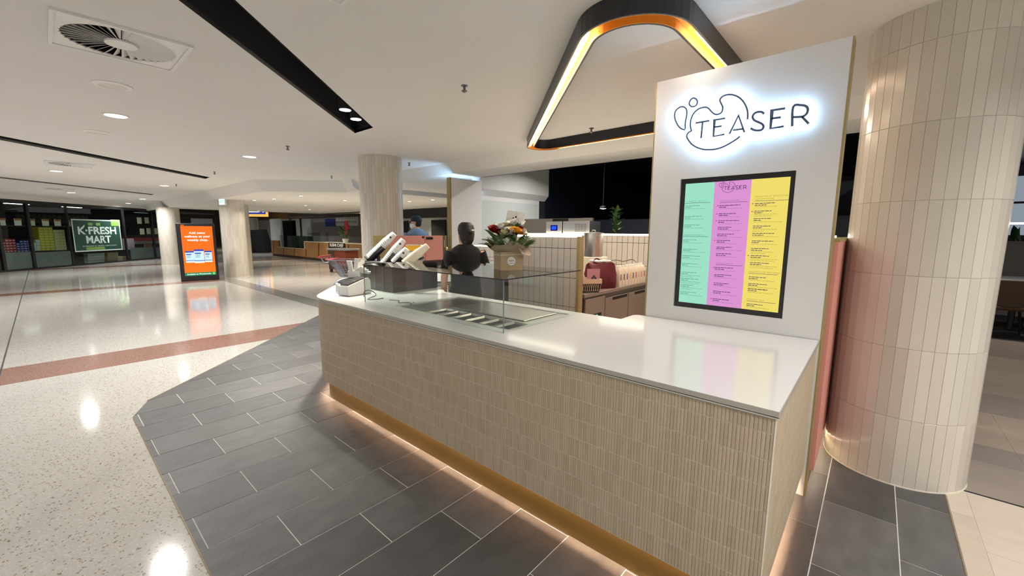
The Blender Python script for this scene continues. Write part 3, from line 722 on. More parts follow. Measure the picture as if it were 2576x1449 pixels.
SD = [(-12.83, 5.16), (-14.78, 5.1), (-15.9, 4.87), (-13.54, 6.86), (-12.07, 8.4), (-10.9, 8.47), (-17.5, 7.2), (-20.5, 8.6), (-15.5, 9.6), (-24, 7.5), (-22, 12), (-17, 12), (-24.9, 11.6)]  # last three spots are added to brighten the sushi kitchen
SN = ['fifth from the left', 'third from the left, beside the round column', 'leftmost, closest to the round column', 'just left of the cup stack column', 'left of the two right of that column', 'right of the two beside the blade panel', 'deep behind the round column', 'far back over the sushi counter', 'right over the sushi counter', 'farthest, over the mall behind the screen', 'over the middle of the sushi kitchen', 'over the right of the sushi kitchen', 'over the left of the sushi kitchen']
for (x, y), nme in zip(SD, SN):
    t = thing('spot_downlight', 'small recessed spot in the lower ceiling, '+nme, 'downlight', (x, y, 0), group='small spots in the lower ceiling'); link('trim_ring', sring, t); link('lens', sdisc, t)
    lamp(t, (0, 0, 2.608), 10 if x == -15.9 else 38, .12, (1, .9, .76), 120)
t = thing('ceiling_lamp', 'round lamp in the dark ceiling behind the kiosk soffit', 'ceiling light', (-4.9, 7.25, 3.3-HC)); link('trim_ring', ring, t); link('lens', disc, t); lamp(t, (0, 0, HC-.012), 55, .2)  # added lamp, hidden by the soffit, brightens the walls behind the kiosk
for i_, (x, y) in enumerate([(-31, 9.5), (-40, 9)]):  # two lamps added to light the space under the high ceiling
    t = thing('ceiling_lamp', ['nearer round lamp in the high ceiling before the supermarket', 'farther round lamp in the high ceiling before the supermarket'][i_], 'ceiling light', (x, y, 4.25-HC)); link('trim_ring', ring, t); link('lens', disc, t); lamp(t, (0, 0, HC-.012), 120, .2)
# slot spots
for i, (x, y) in enumerate([(-4.40, 2.28), (-4.66, 2.54)]):
    t = thing('slot_spotlight', ['black cylinder spot in the big slot, the left one', 'black cylinder spot in the big slot, nearest its end'][i], 'spotlight', (x, y, 0), group='black cylinder spots in the slot')
    MB().lathe([(.062, 2.885), (.066, 2.885), (.066, 3.17), (.001, 3.17)], n=24).build('cylinder', 'black_matte', t, True)
    MB().lathe([(.058, 2.882), (.058, 2.8845)], n=24).build('lens', 'lamp_disc', t); lamp(t, (0, 0, 2.880), 26, .1, (1, .93, .8), 90)
# sprinklers
SP = [(-2.906, 2.638, 'above the glass case'), (-2.824, 4.70, 'inside the triangular light loop'), (-7.0, 2.66, 'between the big slot and the second downlight'), (-9.88, 4.7, 'near the bulkhead, left of the cup stack column'),
      (-6.83, 4.77, 'in the blue lit ceiling right of the column'), (-11.27, 2.70, 'close to the end of the second slot'), (-15.14, 2.68, 'above the orange advertising screen')]
spm = MB(); spm.lathe([(.03, HC-.006), (.03, HC-.0002)], n=14); spm.lathe([(.011, HC-.045), (.011, HC-.006)], n=10); spm.lathe([(.006, HC-.062), (.026, HC-.05), (.026, HC-.046), (.006, HC-.044)], n=12)
spm = spm.mesh('sprinkler', 'steel_dark')
for x, y, l in SP:
    o = link('sprinkler', spm, None); o.location = (x, y, 0); tag(o, 'small ceiling sprinkler head '+l, 'sprinkler', 'ceiling sprinklers')
# swirl diffusers
blade = MB(); Tb = Matrix.Translation((0, 0, HC+.004)) @ Matrix.Rotation(R(-38), 4, 'X'); blade.add([Tb @ Vector(v) for v in [(.085, -.006, -.0008), (.303, -.028, -.0008), (.303, .028, -.0008), (.085, .006, -.0008), (.085, -.006, .0008), (.303, -.028, .0008), (.303, .028, .0008), (.085, .006, .0008)]], [(3, 2, 1, 0), (4, 5, 6, 7), (0, 1, 5, 4), (1, 2, 6, 5), (2, 3, 7, 6), (3, 0, 4, 7)])
blade = blade.mesh('vane', 'white_metal')
def diffuser(x, y, label):
    t = thing('swirl_diffuser', label, 'air vent', (x, y, 0), group='square swirl air diffusers')
    sq = lambda h: [(-h, -h), (h, -h), (h, h), (-h, h)]
    MB().plate([sq(.345), sq(.322)[::-1]], HC-.016, HC-.0002).build('frame', 'white_metal', t)
    MB().plate([sq(.321), circle(0, 0, .297, 40)[::-1]], HC-.009, HC-.0002).build('face_plate', 'white_metal', t)
    MB().lathe([(.001, HC-.012), (.088, HC-.012), (.088, HC+.0), (.02, HC+.01)], n=28).build('hub', 'white_metal', t, True)
    MB().lathe([(.304, HC+.001), (.304, HC+.25), (.001, HC+.25)], n=32, cap=False).build('plenum', 'dark_void', t)
    for k in range(36):
        o = link('vane', blade, t); o.rotation_euler = (0, 0, 2*math.pi*k/36)
diffuser(*acs[0], 'big square swirl diffuser at the upper left of the ceiling'); diffuser(*acs[1], 'square swirl diffuser between the second and third slots'); diffuser(*acs[2], 'far square swirl diffuser beyond the third slot')
for x, y, l in [(-5.34, .56, 'round ceiling speaker between the big diffuser and the first downlight'), (-11.2, .85, 'far round ceiling speaker beside the second diffuser'), (-8.0, .62, 'faint round ceiling speaker before the second slot')]:
    t = thing('ceiling_speaker', l, 'speaker', (x, y, 0), group='round ceiling speakers')
    MB().lathe([(.14, HC-.0002), (.138, HC-.008), (.10, HC-.012), (.098, HC-.006)], n=36, cap=False).build('bezel', 'white_metal', t, True)
    MB().lathe([(.098, HC-.006), (.001, HC-.0065)], n=30).build('grille', 'soffit_paint', t)
hp = MB().plate([[(-1.30, 1.05), (-.80, 1.05), (-.80, 1.55), (-1.30, 1.55)], [(-1.285, 1.065), (-1.285, 1.535), (-.815, 1.535), (-.815, 1.065)]], HC-.006, HC-.0002)
hp = hp.build('access_hatch', 'white_metal'); hp.location = (-1.16, -.27, 0); tag(hp, 'square access hatch outline at the top edge of the ceiling', 'hatch')

# ================================================================== things on the counter
def axis_T(p, d, roll=0.):
    return Matrix.Translation(p) @ Vector(d).normalized().to_track_quat('Z', 'Y').to_matrix().to_4x4() @ Matrix.Rotation(roll, 4, 'Z')
# receipt printer
def printer(loc, rz, label, s=1.):
    t = thing('label_printer', label, 'printer', loc, rz); T = Matrix(((0, 0, 1, 0), (1, 0, 0, 0), (0, 1, 0, 0), (0, 0, 0, 1)))
    prof = fillet([(0, .004), (.27*s, .004), (.27*s, .13*s), (.245*s, .160*s), (.02, .105*s), (0, .095*s)], [.006, .006, .03*s, .02*s, .01, .004], 5)
    for a, b, nm, m in [(-.075*s, -.06*s, 'side_cover', 'white_plastic'), (.06*s, .075*s, 'side_cover', 'white_plastic')]: MB().prism(prof, a, b, T).build(nm, m, t, True)
    MB().prism([(p[0]*.985+.002, p[1]*.97+.001) for p in prof], -.06*s, .06*s, T).build('body', 'white_plastic', t, True)
    MB().prism([(.015*s, .1055*s), (.23*s, .1585*s), (.228*s, .166*s), (.012*s, .114*s)], -.058*s, .058*s, T).build('lid', 'black_satin', t)
    MB().prism([(-.002, .03), (.002, .03), (.002, .09*s), (-.002, .09*s)], -.05*s, .05*s, T).build('paper_slot', 'white_plastic', t)
    MB().bbox(.005, .05*s, .10*s, .135*s, .1345*s, .1385*s, .001, T=None).build('button', 'steel', t)
    return t
p0 = atz(858, 746, ZT); printer((p0.x-.01, p0.y+.03, ZT), math.atan2(.80, -.10)-math.pi/2+.12, 'white label printer with black lid on the rounded end of the worktop')
printer((p0.x-.21, p0.y+.10, ZT), math.atan2(.80, -.10)-math.pi/2+.12, 'second white printer standing close behind the first one', .95)
cab = spline([(-3.58, 1.955, ZT+.004), (-3.52, 1.93, ZT+.06), (-3.47, 1.96, ZT+.075), (-3.44, 2.0, ZT+.03), (-3.46, 1.94, ZT+.004), (-3.40, 1.90, ZT+.004), (-3.36, 1.97, ZT+.004), (-3.37, 2.03, ZT+.004)], 6)
tag(MB().tube(cab, .0035, 6).build('printer_cable', 'black_satin', None, True), 'thin black cable looping beside the label printer', 'cable')
cab2 = spline([(-3.25, 2.02, ZT+.004), (-3.15, 2.05, ZT+.004), (-3.05, 1.99, ZT+.004), (-3.0, 2.06, ZT+.004), (-2.92, 2.02, ZT+.004), (-2.99, 2.10, ZT+.004)], 6)
tag(MB().tube(cab2, .003, 6).build('charging_cable', 'black_satin', None, True), 'dark cable lying loose inside the glass case', 'cable')
# napkin and straw caddy
q = Vector((-4.03, 2.12, ZT)); ns = thing('napkin_caddy', 'white acrylic caddy full of wrapped straws and napkins beside the black machine', 'caddy', q, R(42))
mb = MB(); mb.plate([[(-.06, -.05), (.06, -.05), (.06, .05), (-.06, .05)], [(-.055, -.045), (-.055, .045), (.055, .045), (.055, -.045)]], .0, .21); mb.box(-.06, .06, -.05, .05, .13, .135); mb.build('holder', 'white_plastic', ns)
for i in range(9):
    a = random.uniform(-.045, .045); b = random.uniform(-.035, .035); mb = MB()
    Tn = Matrix.Translation((a, b, .14)) @ Matrix.Rotation(random.uniform(-.35, .35), 4, 'X') @ Matrix.Rotation(random.uniform(-.3, .3), 4, 'Y')
    mb.bbox(-.02, .02, -.003, .003, 0, random.uniform(.16, .21), .0012, Tn); mb.build('napkin', 'paper_white' if i % 3 else 'paper_cream', ns)
for i in range(4):
    mb = MB(); Tn = Matrix.Translation((-.01+.02*i, .0, .20)) @ Matrix.Rotation(R(60+12*i), 4, 'Y'); mb.bbox(-.012, .012, -.028, .028, -.02, .10, .003, Tn); mb.build('folded_napkin', 'paper_white', ns)

# black machine carrying the cup dispensers
ux = Vector((.7071, .7071, 0))
bx = thing('sealing_machine', 'black box machine on the worktop below the leaning cup stacks', 'machine', (-4.16, 2.80, ZT), R(0))
MB().bbox(-.30, .56, -.52, .05, 0, .285, .008).build('body', 'black_satin', bx)
for i in range(5): MB().box(-.22+.15*i, -.205+.15*i, -.524, -.519, .02, .27).build('rib', 'steel_dark', bx)
MB().bbox(-.28, .54, -.50, .03, .285, .292, .002).build('top_plate', 'black_matte', bx)
# dispensers and cups
CL = .115
cupm = MB().lathe([(.0285, 0), (.0295, .003), (.0420, CL-.006), (.0445, CL-.004), (.0445, CL), (.0415, CL), (.0285, .006), (.001, .006)], n=26).mesh('paper_cup', 'cup_white', True)
cupc = MB().lathe([(.0285, 0), (.0295, .003), (.0420, CL-.006), (.0445, CL-.004), (.0445, CL), (.0415, CL), (.0285, .006), (.001, .006)], n=26).mesh('paper_cup', 'paper_cream', True)
pmk = MB().box(-.010, .010, -.0006, .0006, -.009, .009).mesh('print_mark', 'ink_dark')
ORD = ['outermost', 'second', 'third', 'fourth', 'fifth', 'sixth', 'seventh', 'eighth', 'ninth', 'tenth', 'eleventh', 'twelfth', 'thirteenth', 'fourteenth']
def cup_stack(b, t, d0, d1, n, label, me, grp, s=1., disp=True):
    A = at(*b, d0); B = at(*t, d1); ax = (B-A).normalized(); Ln = (B-A).length
    step = (Ln-CL*s)/(n-1)
    for i in range(n):                                             # cups upside down along the axis, base pointing up
        o = link('paper_cup', me, None); P_ = A+ax*(step*i)
        o.matrix_world = axis_T(P_+ax*(CL*s), -ax) @ Matrix.Scale(s, 4); tag(o, label+', '+ORD[n-1-i]+' from its tip', 'cup', grp)
        if i == n-1 and me is cupm:
            k = link('print_mark', pmk, o); k.matrix_parent_inverse = Matrix(); k.location = (-.0, -.0345, .055)
            toC = (o.matrix_world.inverted() @ EYEV); an = math.atan2(toC.y, toC.x); k.location = (.0352*math.cos(an), .0352*math.sin(an), .05); k.rotation_euler = (0, 0, an+math.pi/2)
    return A, ax, Ln
cs = [((930, 648), (992, 588), 4.55, 4.55, 13, 'white cup in the longest stack', cupm, 'cups of the longest white stack'),
      ((965, 666), (1015, 603), 4.40, 4.40, 12, 'white cup in the middle white stack', cupm, 'cups of the middle white stack'),
      ((992, 662), (1024, 626), 4.30, 4.30, 7, 'white cup in the short white stack', cupm, 'cups of the short white stack'),
      ((1018, 664), (1076, 618), 4.18, 4.18, 12, 'cream cup in the cream stack', cupc, 'cups of the cream stack')]
for b, t, d0, d1, n, l, me, g in cs:
    A, ax, Ln = cup_stack(b, t, d0, d1, n, l, me, g, 1.08)
    if me is cupm:
        dsp = thing('cup_dispenser', 'black slanted dispenser cradling '+g.replace('cups of ', ''), 'dispenser', (0, 0, 0))
        side = ax.cross(Vector((0, 0, 1))).normalized(); nrm = side.cross(ax).normalized()
        mb = MB(); seg = 14; c0 = A-ax*.03; c1 = A+ax*min(.26, Ln*.5); rr = []
        for cc in (c0, c1):
            rr.append([cc - nrm*0 + (side*math.cos(th)+nrm*math.sin(th))*.056 for th in [math.pi+math.pi*k/seg for k in range(seg+1)]] + [cc+(side*math.cos(th)+nrm*math.sin(th))*.052 for th in [2*math.pi-math.pi*k/seg for k in range(seg+1)]])
        mb.loft(rr); mb.build('trough', 'black_satin', dsp, True)
        mb = MB(); mb.lathe([(.05, -.004), (.05, 0)], n=20, T=axis_T(c0, ax)); mb.build('end_stop', 'black_matte', dsp)
        foot = Vector((c0.x, c0.y, ZT+.292)); mb = MB(); mid = (c0+c1)/2-nrm*.054
        mb.tube([mid, Vector((mid.x, mid.y, ZT+.293))], .018, 8); mb.tube([c0-nrm*.05, Vector((c0.x, c0.y, min(c0.z-.05, ZT+.293)))], .02, 8); mb.build('stand', 'black_matte', dsp)
# containers behind the cups
def tub(p, w, d, h, m, label, lid='clear_plastic', fill=None):
    t = thing('food_tub', label, 'container', p, R(42)); MB().loft([[(-w*.46, -d*.46, 0), (w*.46, -d*.46, 0), (w*.46, d*.46, 0), (-w*.46, d*.46, 0)], [(-w*.5, -d*.5, h), (w*.5, -d*.5, h), (w*.5, d*.5, h), (-w*.5, d*.5, h)]]).build('tub', m, t)
    MB().bbox(-w*.52, w*.52, -d*.52, d*.52, h, h+.012, .003).build('lid', lid, t); return t
s0 = at(1043, 640, 5.1); sx, sy = s0.x, s0.y
st = thing('steel_stand', 'dark steel stand under the two stacked food tubs', 'stand', (sx, sy, 0), R(42)); MB().bbox(-.09, .09, -.07, .07, .985, 1.262, .004).build('body', 'steel_dark', st); MB().bbox(-.10, .10, -.08, .08, 1.262, 1.29, .004).build('top', 'black_matte', st)
tub((sx, sy, 1.29), .175, .12, .062, 'white_plastic', 'lower tub of the two stacked food tubs, frosted white')
tub((sx, sy, 1.365), .175, .12, .062, 'petal_yellow', 'upper tub of the two stacked food tubs, filled with yellow')
# napkin wedge and till behind the case
tl = thing('till_screen', 'grey till screen tilted behind the cream cup stack', 'till', (-3.78, 2.98, 0), R(35))
MB().bbox(-.12, .12, -.1, .1, .985, 1.0, .004).build('foot', 'steel_dark', tl); T = Matrix.Translation((0, 0, 1.0)) @ Matrix.Rotation(R(-38), 4, 'X'); MB().bbox(-.17, .17, -.012, .012, .02, .26, .005, T).build('screen', 'steel_dark', tl)
# back bench, jug, spray bottle
bb = thing('steel_bench', 'steel bench standing along the splashback behind the staff member', 'bench', (0, 0, 0))
MB().bbox(-5.2, -3.6, 4.3, 4.88, 1.10, 1.14, .004).build('top', 'steel', bb)
for x in (-5.15, -3.66):
    for y in (4.35, 4.83): MB().lathe([(.02, .004), (.02, 1.10)], c=(x, y), n=10).build('leg', 'steel', bb)
MB().box(-5.1, -3.7, 4.36, 4.84, .3, .33).build('shelf', 'steel_dark', bb)
MB().bbox(-5.05, -4.2, 4.38, 4.84, .33, 1.0, .006).build('fridge_box', 'steel_dark', bb)
j0 = at(1249, 662, 5.75); jx, jy = j0.x, j0.y
jx, jy = -4.19, 4.52
jg = thing('detergent_jug', 'purple detergent jug with white handle on the steel bench', 'jug', (jx, jy, 1.14), R(42))
MB().loft([[(-.072, -.05, 0), (.072, -.05, 0), (.072, .05, 0), (-.072, .05, 0)], [(-.075, -.052, .02), (.075, -.052, .02), (.075, .052, .02), (-.075, .052, .02)], [(-.075, -.052, .175), (.075, -.052, .175), (.075, .052, .175), (-.075, .052, .175)]]).build('liquid_body', 'purple_liquid', jg, True)
MB().loft([[(-.075, -.052, .175), (.075, -.052, .175), (.075, .052, .175), (-.075, .052, .175)], [(-.06, -.04, .215), (.055, -.04, .215), (.055, .04, .215), (-.06, .04, .215)]]).build('shoulder', 'clear_plastic', jg)
MB().lathe([(.022, .215), (.022, .25), (.001, .25)], c=(.03, 0), n=16).build('cap', 'ink_navy', jg); MB().tube(spline([(-.06, 0, .20), (-.065, 0, .24), (-.03, 0, .255), (.0, 0, .235), (.0, 0, .21)], 4), .009, 8).build('handle', 'white_plastic', jg, True)
MB().box(-.05, .01, -.0535, -.0525, .04, .13).build('label_sticker', 'decal_pale', jg)
sb = thing('spray_bottle', 'white spray bottle with black trigger beside the purple jug', 'bottle', (jx+.155, jy+.03, 1.14), R(42))
MB().lathe([(.036, 0), (.038, .01), (.038, .11), (.015, .165), (.015, .18)], n=20).build('bottle', 'white_plastic', sb, True)
MB().bbox(-.055, .02, -.012, .012, .18, .215, .004).build('trigger_head', 'black_satin', sb); MB().tube([(-.03, 0, .185), (-.045, 0, .16), (-.04, 0, .14)], .005, 6).build('trigger', 'black_satin', sb)
MB().lathe([(.0385, .045), (.0385, .075)], n=20).build('label_band', 'ink_dark', sb)

# ------------------------------------------------------------------ bouquet on the case
q0 = aty(1305, 690, 2.32); fb = thing('flower_bouquet', 'bouquet of red, yellow and white flowers in a brown gift box on the glass case', 'flowers', (-2.10, 2.34, ZG), R(62))
MB().plate([[(-.088, -.082), (.088, -.082), (.088, .082), (-.088, .082)], [(-.085, -.079), (-.085, .079), (.085, .079), (.085, -.079)]], 0, .135).build('gift_box', 'cardboard', fb)
MB().box(-.085, .085, -.079, .079, .001, .004).build('box_base', 'cardboard', fb)
MB().tube([(-.09, -.084, .112), (.09, -.084, .118), (.09, .084, .114), (-.09, .084, .110)], .0022, 6, True).build('twine', 'paper_cream', fb)
MB().lathe([(.032, 0), (.032, .0012)], n=28, T=Matrix.Translation((-.005, -.083, .068)) @ Matrix.Rotation(R(90), 4, 'X')).build('round_tag', 'paper_white', fb)
text('tag_print', 'NOSITA', (-.005, -.0845, .066), XD, UP, .0095, 'ink_dark', fb, width=.042, depth=.0003, bold=.02)
MB().box(-.022, .012, -.0846, -.0843, .050, .0525).build('tag_print', 'ink_dark', fb)
rings = []; NP = 28
for i, (rr, z) in enumerate([(.066, .105), (.092, .135), (.135, .158), (.172, .185)]):
    rings.append([((rr+(.012*math.sin(5*a+1)+.014*math.sin(9*a))*(i/3))*math.cos(a), (rr*.92+.012*math.sin(4*a)*(i/3))*math.sin(a), z+.022*math.sin(3*a+.6)*(i/3)+.012*math.sin(7*a)*(i/3)) for a in [2*math.pi*k/NP for k in range(NP)]])
MB().loft(rings, cap=False).build('paper_wrap', 'kraft_paper', fb, True)
MB().loft([[(p[0]*.97, p[1]*.97, p[2]+.004) for p in r] for r in rings], cap=False).build('paper_lining', 'kraft_paper', fb, True)
for a, tilt in ((.2, 1.1), (-.9, 1.0)):
    Tw = Matrix.Rotation(a, 4, 'Z') @ Matrix.Translation((.13, 0, .16)) @ Matrix.Rotation(tilt, 4, 'Y'); mb = MB(); mb.add([Tw @ Vector(v) for v in [(-.05, -.07, 0), (.05, -.08, .012), (.075, 0, .02), (.05, .075, .006), (-.05, .07, 0), (0, 0, .004)]], [(0, 1, 5), (1, 2, 5), (2, 3, 5), (3, 4, 5), (4, 0, 5)]); mb.build('paper_fold', 'kraft_paper' if a < 0 else 'paper_white', fb)
def leaf(ln, wd, m):
    mb = MB(); n = 7; up_ = []; L_ = []; R_ = []
    for i in range(n):
        t = i/(n-1); w_ = wd*math.sin(math.pi*min(1, t*.93+.07))**.8*.5; z = .18*ln*math.sin(t*2.2); L_.append((t*ln, -w_, z+w_*.25)); R_.append((t*ln, w_, z+w_*.25)); up_.append((t*ln, 0, z))
    vs = L_+up_+R_; fs = []
    for i in range(n-1): fs += [(i, i+1, n+i+1, n+i), (n+i, n+i+1, 2*n+i+1, 2*n+i)]
    mb.add(vs, fs); return mb.mesh('leaf', m, True)
LV = [leaf(.13, .05, 'leaf_dark'), leaf(.11, .045, 'leaf_mid'), leaf(.12, .04, 'leaf_pale'), leaf(.14, .05, 'leaf_mid')]
random.seed(11)
for i in range(64):
    a = 2*math.pi*(i*.618 % 1); ring_i = i % 3; rr = [.05, .085, .115][ring_i]; el = [R(62), R(36), R(14)][ring_i]+random.uniform(-.2, .2)
    o = link('leaf', LV[random.choice([0, 0, 1, 1, 3, 2])], fb); o.location = (rr*math.cos(a), rr*math.sin(a), .165+random.uniform(-.01, .035)+(.03 if ring_i == 0 else 0)); o.rotation_euler = (random.uniform(-.5, .5), -el, a)
def bloom(name, x, y, z, r, m, layers=4, npet=7, tilt=(0, 0)):
    mb = MB(); Tt = Matrix.Translation((x, y, z)) @ Matrix.Rotation(tilt[0], 4, 'X') @ Matrix.Rotation(tilt[1], 4, 'Y')
    for l in range(layers):
        k = 1-l/(layers+.6); op = R(20+58*l/max(1, layers-1))
        for i in range(npet):
            a = 2*math.pi*(i+.5*l)/npet; Tp = Tt @ Matrix.Rotation(a, 4, 'Z') @ Matrix.Translation((r*.10*k, 0, 0)) @ Matrix.Rotation(-op, 4, 'Y'); s = r*(.55+.5*k); ww = s*.42
            mb.add([Tp @ Vector(v) for v in [(0, -ww*.3, 0), (s*.5, -ww, s*.10), (s*.92, -ww*.65, s*.02+random.uniform(-.1, .1)*s), (s, 0, -.04*s), (s*.92, ww*.65, s*.02+random.uniform(-.1, .1)*s), (s*.5, ww, s*.10), (0, ww*.3, 0), (s*.5, 0, -.05*s)]],
                   [(0, 1, 7), (1, 2, 7), (2, 3, 7), (3, 4, 7), (4, 5, 7), (5, 6, 7), (6, 0, 7)])
    mb.build(name, m, fb, True)
RV = R(-62+41.35)                                                  # flowers are laid out as seen from the front of the case
def fl_at(u, v, z): c, s = math.cos(RV), math.sin(RV); return (u*c-v*s, u*s+v*c, z)
for nm, u, v, z, r, m, ly, npt in [('carnation', -.100, -.07, .285, .046, 'petal_red', 5, 9), ('carnation', .085, .02, .295, .034, 'petal_red', 4, 8), ('rose', .055, -.08, .275, .05, 'petal_yellow', 5, 6), ('rose', -.02, .0, .32, .04, 'petal_cream', 4, 6),
                                   ('lisianthus', -.058, -.06, .305, .044, 'petal_white', 3, 6), ('lisianthus', -.03, -.10, .265, .036, 'petal_cream', 3, 5), ('freesia', .015, -.10, .265, .028, 'petal_white', 2, 6), ('lily', .03, .02, .33, .045, 'petal_white', 3, 6), ('lily', .065, .03, .335, .05, 'petal_white', 3, 6),
                                   ('daisy', .105, -.06, .275, .036, 'petal_white', 2, 7), ('daisy', -.005, -.125, .205, .036, 'petal_white', 2, 8), ('bud', -.06, -.125, .205, .024, 'petal_white', 2, 5), ('bud', .125, -.02, .26, .022, 'petal_white', 2, 5), ('rose', -.075, .03, .30, .038, 'petal_cream', 4, 6), ('bud', .03, -.11, .285, .02, 'petal_white', 2, 5)]:
    bloom(nm, *fl_at(u*1.05, v, z), r*1.22, m, ly, npt, (random.uniform(.1, .6), random.uniform(-.3, .3)))
mb = MB()
for i in range(60):
    p = fl_at(random.uniform(.03, .15), random.uniform(-.12, .02), random.uniform(.21, .28)); mb.lathe([(.001, p[2]-.004), (.004, p[2]), (.001, p[2]+.004)], c=p[:2], n=5)
stuff(mb.build('baby_breath', 'petal_white', fb))
cd = thing('gift_card', 'white gift card with a small drawing on a pick above the bouquet', 'card', fb.matrix_basis @ Vector(fl_at(.0, .05, .0)), R(30))
cd.location = (-2.10+.0, 2.42, ZG)
Tc = Matrix.Translation((.0, 0, .385)) @ Matrix.Rotation(R(8), 4, 'Y') @ Matrix.Rotation(R(-8), 4, 'X'); MB().box(-.072, .072, -.0008, .0008, -.045, .055, Tc).build('card', 'paper_white', cd)
MB().tube([(.0, .002, .03), (.012, .003, .45)], .0022, 6).build('pick', 'paper_cream', cd)
for i in range(9):
    mb = MB(); mb.lathe([(random.uniform(.003, .008), 0), (.003, .0006)], n=8, T=Tc @ Matrix.Translation((random.uniform(-.03, .015), -.0012, random.uniform(-.04, .02))) @ Matrix.Rotation(R(90), 4, 'X')); mb.build('drawing', 'ink_dark', cd)

# ------------------------------------------------------------------ fridge bench with pot, bag, basket and syrup bottles
fr = thing('fridge_bench', 'stainless under-counter fridge bench running back behind the menu panel', 'fridge', (0, 0, 0))
XF = -2.13
MB().bbox(-2.80, XF, 3.52, 5.03, .95, .99, .005).build('worktop', 'fridge_steel', fr); MB().box(-2.78, XF-.03, 3.54, 5.02, .08, .95).build('body', 'steel_dark', fr)
d1_, d2_ = atx(1524, 770, XF).y, atx(1582, 760, XF).y
for a, b in ((d1_+.006, d2_-.006), (d2_+.006, 5.0)):
    d = MB().bbox(XF-.03, XF-.008, a, b, .12, .90, .003).build('door', 'fridge_steel', fr); MB().box(XF-.012, XF-.004, a+.16, b-.04, .862, .892).build('grip', 'black_matte', d)
MB().bbox(XF-.03, XF-.008, 3.55, d1_-.006, .12, .93, .003).build('control_panel', 'fridge_steel', fr); MB().box(XF-.008, XF-.004, atx(1492, 784, XF).y, atx(1514, 784, XF).y, .70, .76).build('display', 'black_matte', fr); MB().box(XF-.004, XF-.002, atx(1502, 784, XF).y, atx(1502, 784, XF).y+.014, .735, .747).build('indicator', 'led_green', fr)
for y in (3.62, 4.95): MB().lathe([(.02, .004), (.02, .08)], c=(XF-.1, y), n=10).build('foot', 'steel_dark', fr)
ZW = .99
px_, py_ = -2.58, 4.42
bxs = tag(MB().bbox(px_-.13, px_+.13, py_-.13, py_+.13, ZW, ZW+.32, .006).build('induction_hob', 'paper_cream', None), 'cream box stove under the big stock pot', 'stove')
pot = thing('stock_pot', 'tall stainless stock pot with lid on the fridge bench', 'pot', (px_, py_, ZW+.32)); pot.scale = (.74, .74, .64)
MB().lathe([(.15, 0), (.155, .006), (.155, .43), (.163, .436), (.163, .44)], n=40).build('body', 'steel', pot, True)
MB().lathe([(.168, .438), (.168, .444), (.10, .458), (.01, .464)], n=40).build('lid', 'steel', pot, True)
MB().tube(spline([(-.03, 0, .462), (-.026, 0, .495), (.026, 0, .495), (.03, 0, .462)], 5), .006, 8).build('lid_handle', 'steel', pot, True)
for s_ in (-1, 1): MB().tube(spline([(s_*.118, -.10, .385), (s_*.165, -.135, .385), (s_*.185, -.08, .385), (s_*.145, -.05, .385)], 5), .006, 8).build('side_handle', 'steel', pot, True)
bag = thing('tote_bag', 'burgundy tote bag slumped on the bench in front of the stock pot', 'bag', (-2.27, 4.06, ZW), R(62)); bag.scale = (.92, .92, 1.12); rings = []
for z, w_, d_ in [(0, .20, .09), (.06, .215, .10), (.14, .20, .085), (.21, .185, .06), (.245, .19, .04)]:
    rings.append([(w_*math.copysign(abs(math.cos(a))**.6, math.cos(a))+.008*math.sin(5*a+z*20), d_*math.copysign(abs(math.sin(a))**.6, math.sin(a))+.01*math.sin(3*a+z*30), z+.012*math.sin(4*a)*(z > .2)) for a in [2*math.pi*k/26 for k in range(26)]])
MB().loft(rings).build('bag_body', 'burgundy', bag, True); MB().tube(spline([(-.1, .02, .24), (-.03, .05, .29), (.06, .04, .25), (.12, .0, .24)], 5), .007, 8).build('strap', 'burgundy', bag, True)
sc = thing('kitchen_scale', 'white flat kitchen scale lying on the burgundy bag', 'scale', (-2.31, 4.12, ZW+.285), R(60)); MB().bbox(-.10, .10, -.075, .075, 0, .022, .006).build('body', 'white_plastic', sc); MB().box(-.06, .03, -.045, .045, .022, .0235).build('platform', 'steel_dark', sc); MB().box(.055, .075, -.05, .0, .022, .0235).build('display', 'black_matte', sc)
bk = thing('gift_basket', 'small black and cream woven basket with wrapped sweets and a pink card', 'basket', (-2.24, 3.71, ZW), R(52)); bk.scale = (1.15, 1.15, 1.2)
MB().loft([[(-.10, -.07, 0), (.10, -.07, 0), (.10, .07, 0), (-.10, .07, 0)], [(-.115, -.08, .075), (.115, -.08, .075), (.115, .08, .075), (-.115, .08, .075)]]).build('basket_body', 'basket_black', bk)
mb = MB()
for i in range(22):
    for side_ in (-1, 1):
        x_ = -.11+.01*i; mb.tube([(x_, side_*.081, .01), (x_+.012*(1 if i % 2 else -1), side_*.0835, .07)], .0018, 5)
stuff(mb.build('weave', 'basket_cream', bk)); MB().plate([[(-.12, -.085), (.12, -.085), (.12, .085), (-.12, .085)], [(-.11, -.075), (-.11, .075), (.11, .075), (.11, -.075)]], .075, .115).build('rim', 'basket_cream', bk)
MB().box(-.01, .11, -.055, -.05, .09, .20).build('pink_card', 'card_pink', bk)
for i in range(3): MB().lathe([(.012, 0), (.004, .0008)], n=8, T=Matrix.Translation((.04+.014*i, -.0555, .12+.015*(i % 2))) @ Matrix.Rotation(R(90), 4, 'X')).build('card_drawing', 'ink_dark', bk)
for i in range(4): MB().lathe([(.004, .07), (.03, .10), (.034, .125), (.02, .15), (.003, .158)], c=(-.075+.03*(i % 2), -.03+.035*i*.6), n=10).build('wrapped_sweet', 'basket_cream', bk, True)
lbl = ['ink_dark', 'ink_dark', 'purple_liquid', 'petal_yellow', 'ink_navy', 'heart_red', 'carton_pink', 'label_orange', 'carton_red']
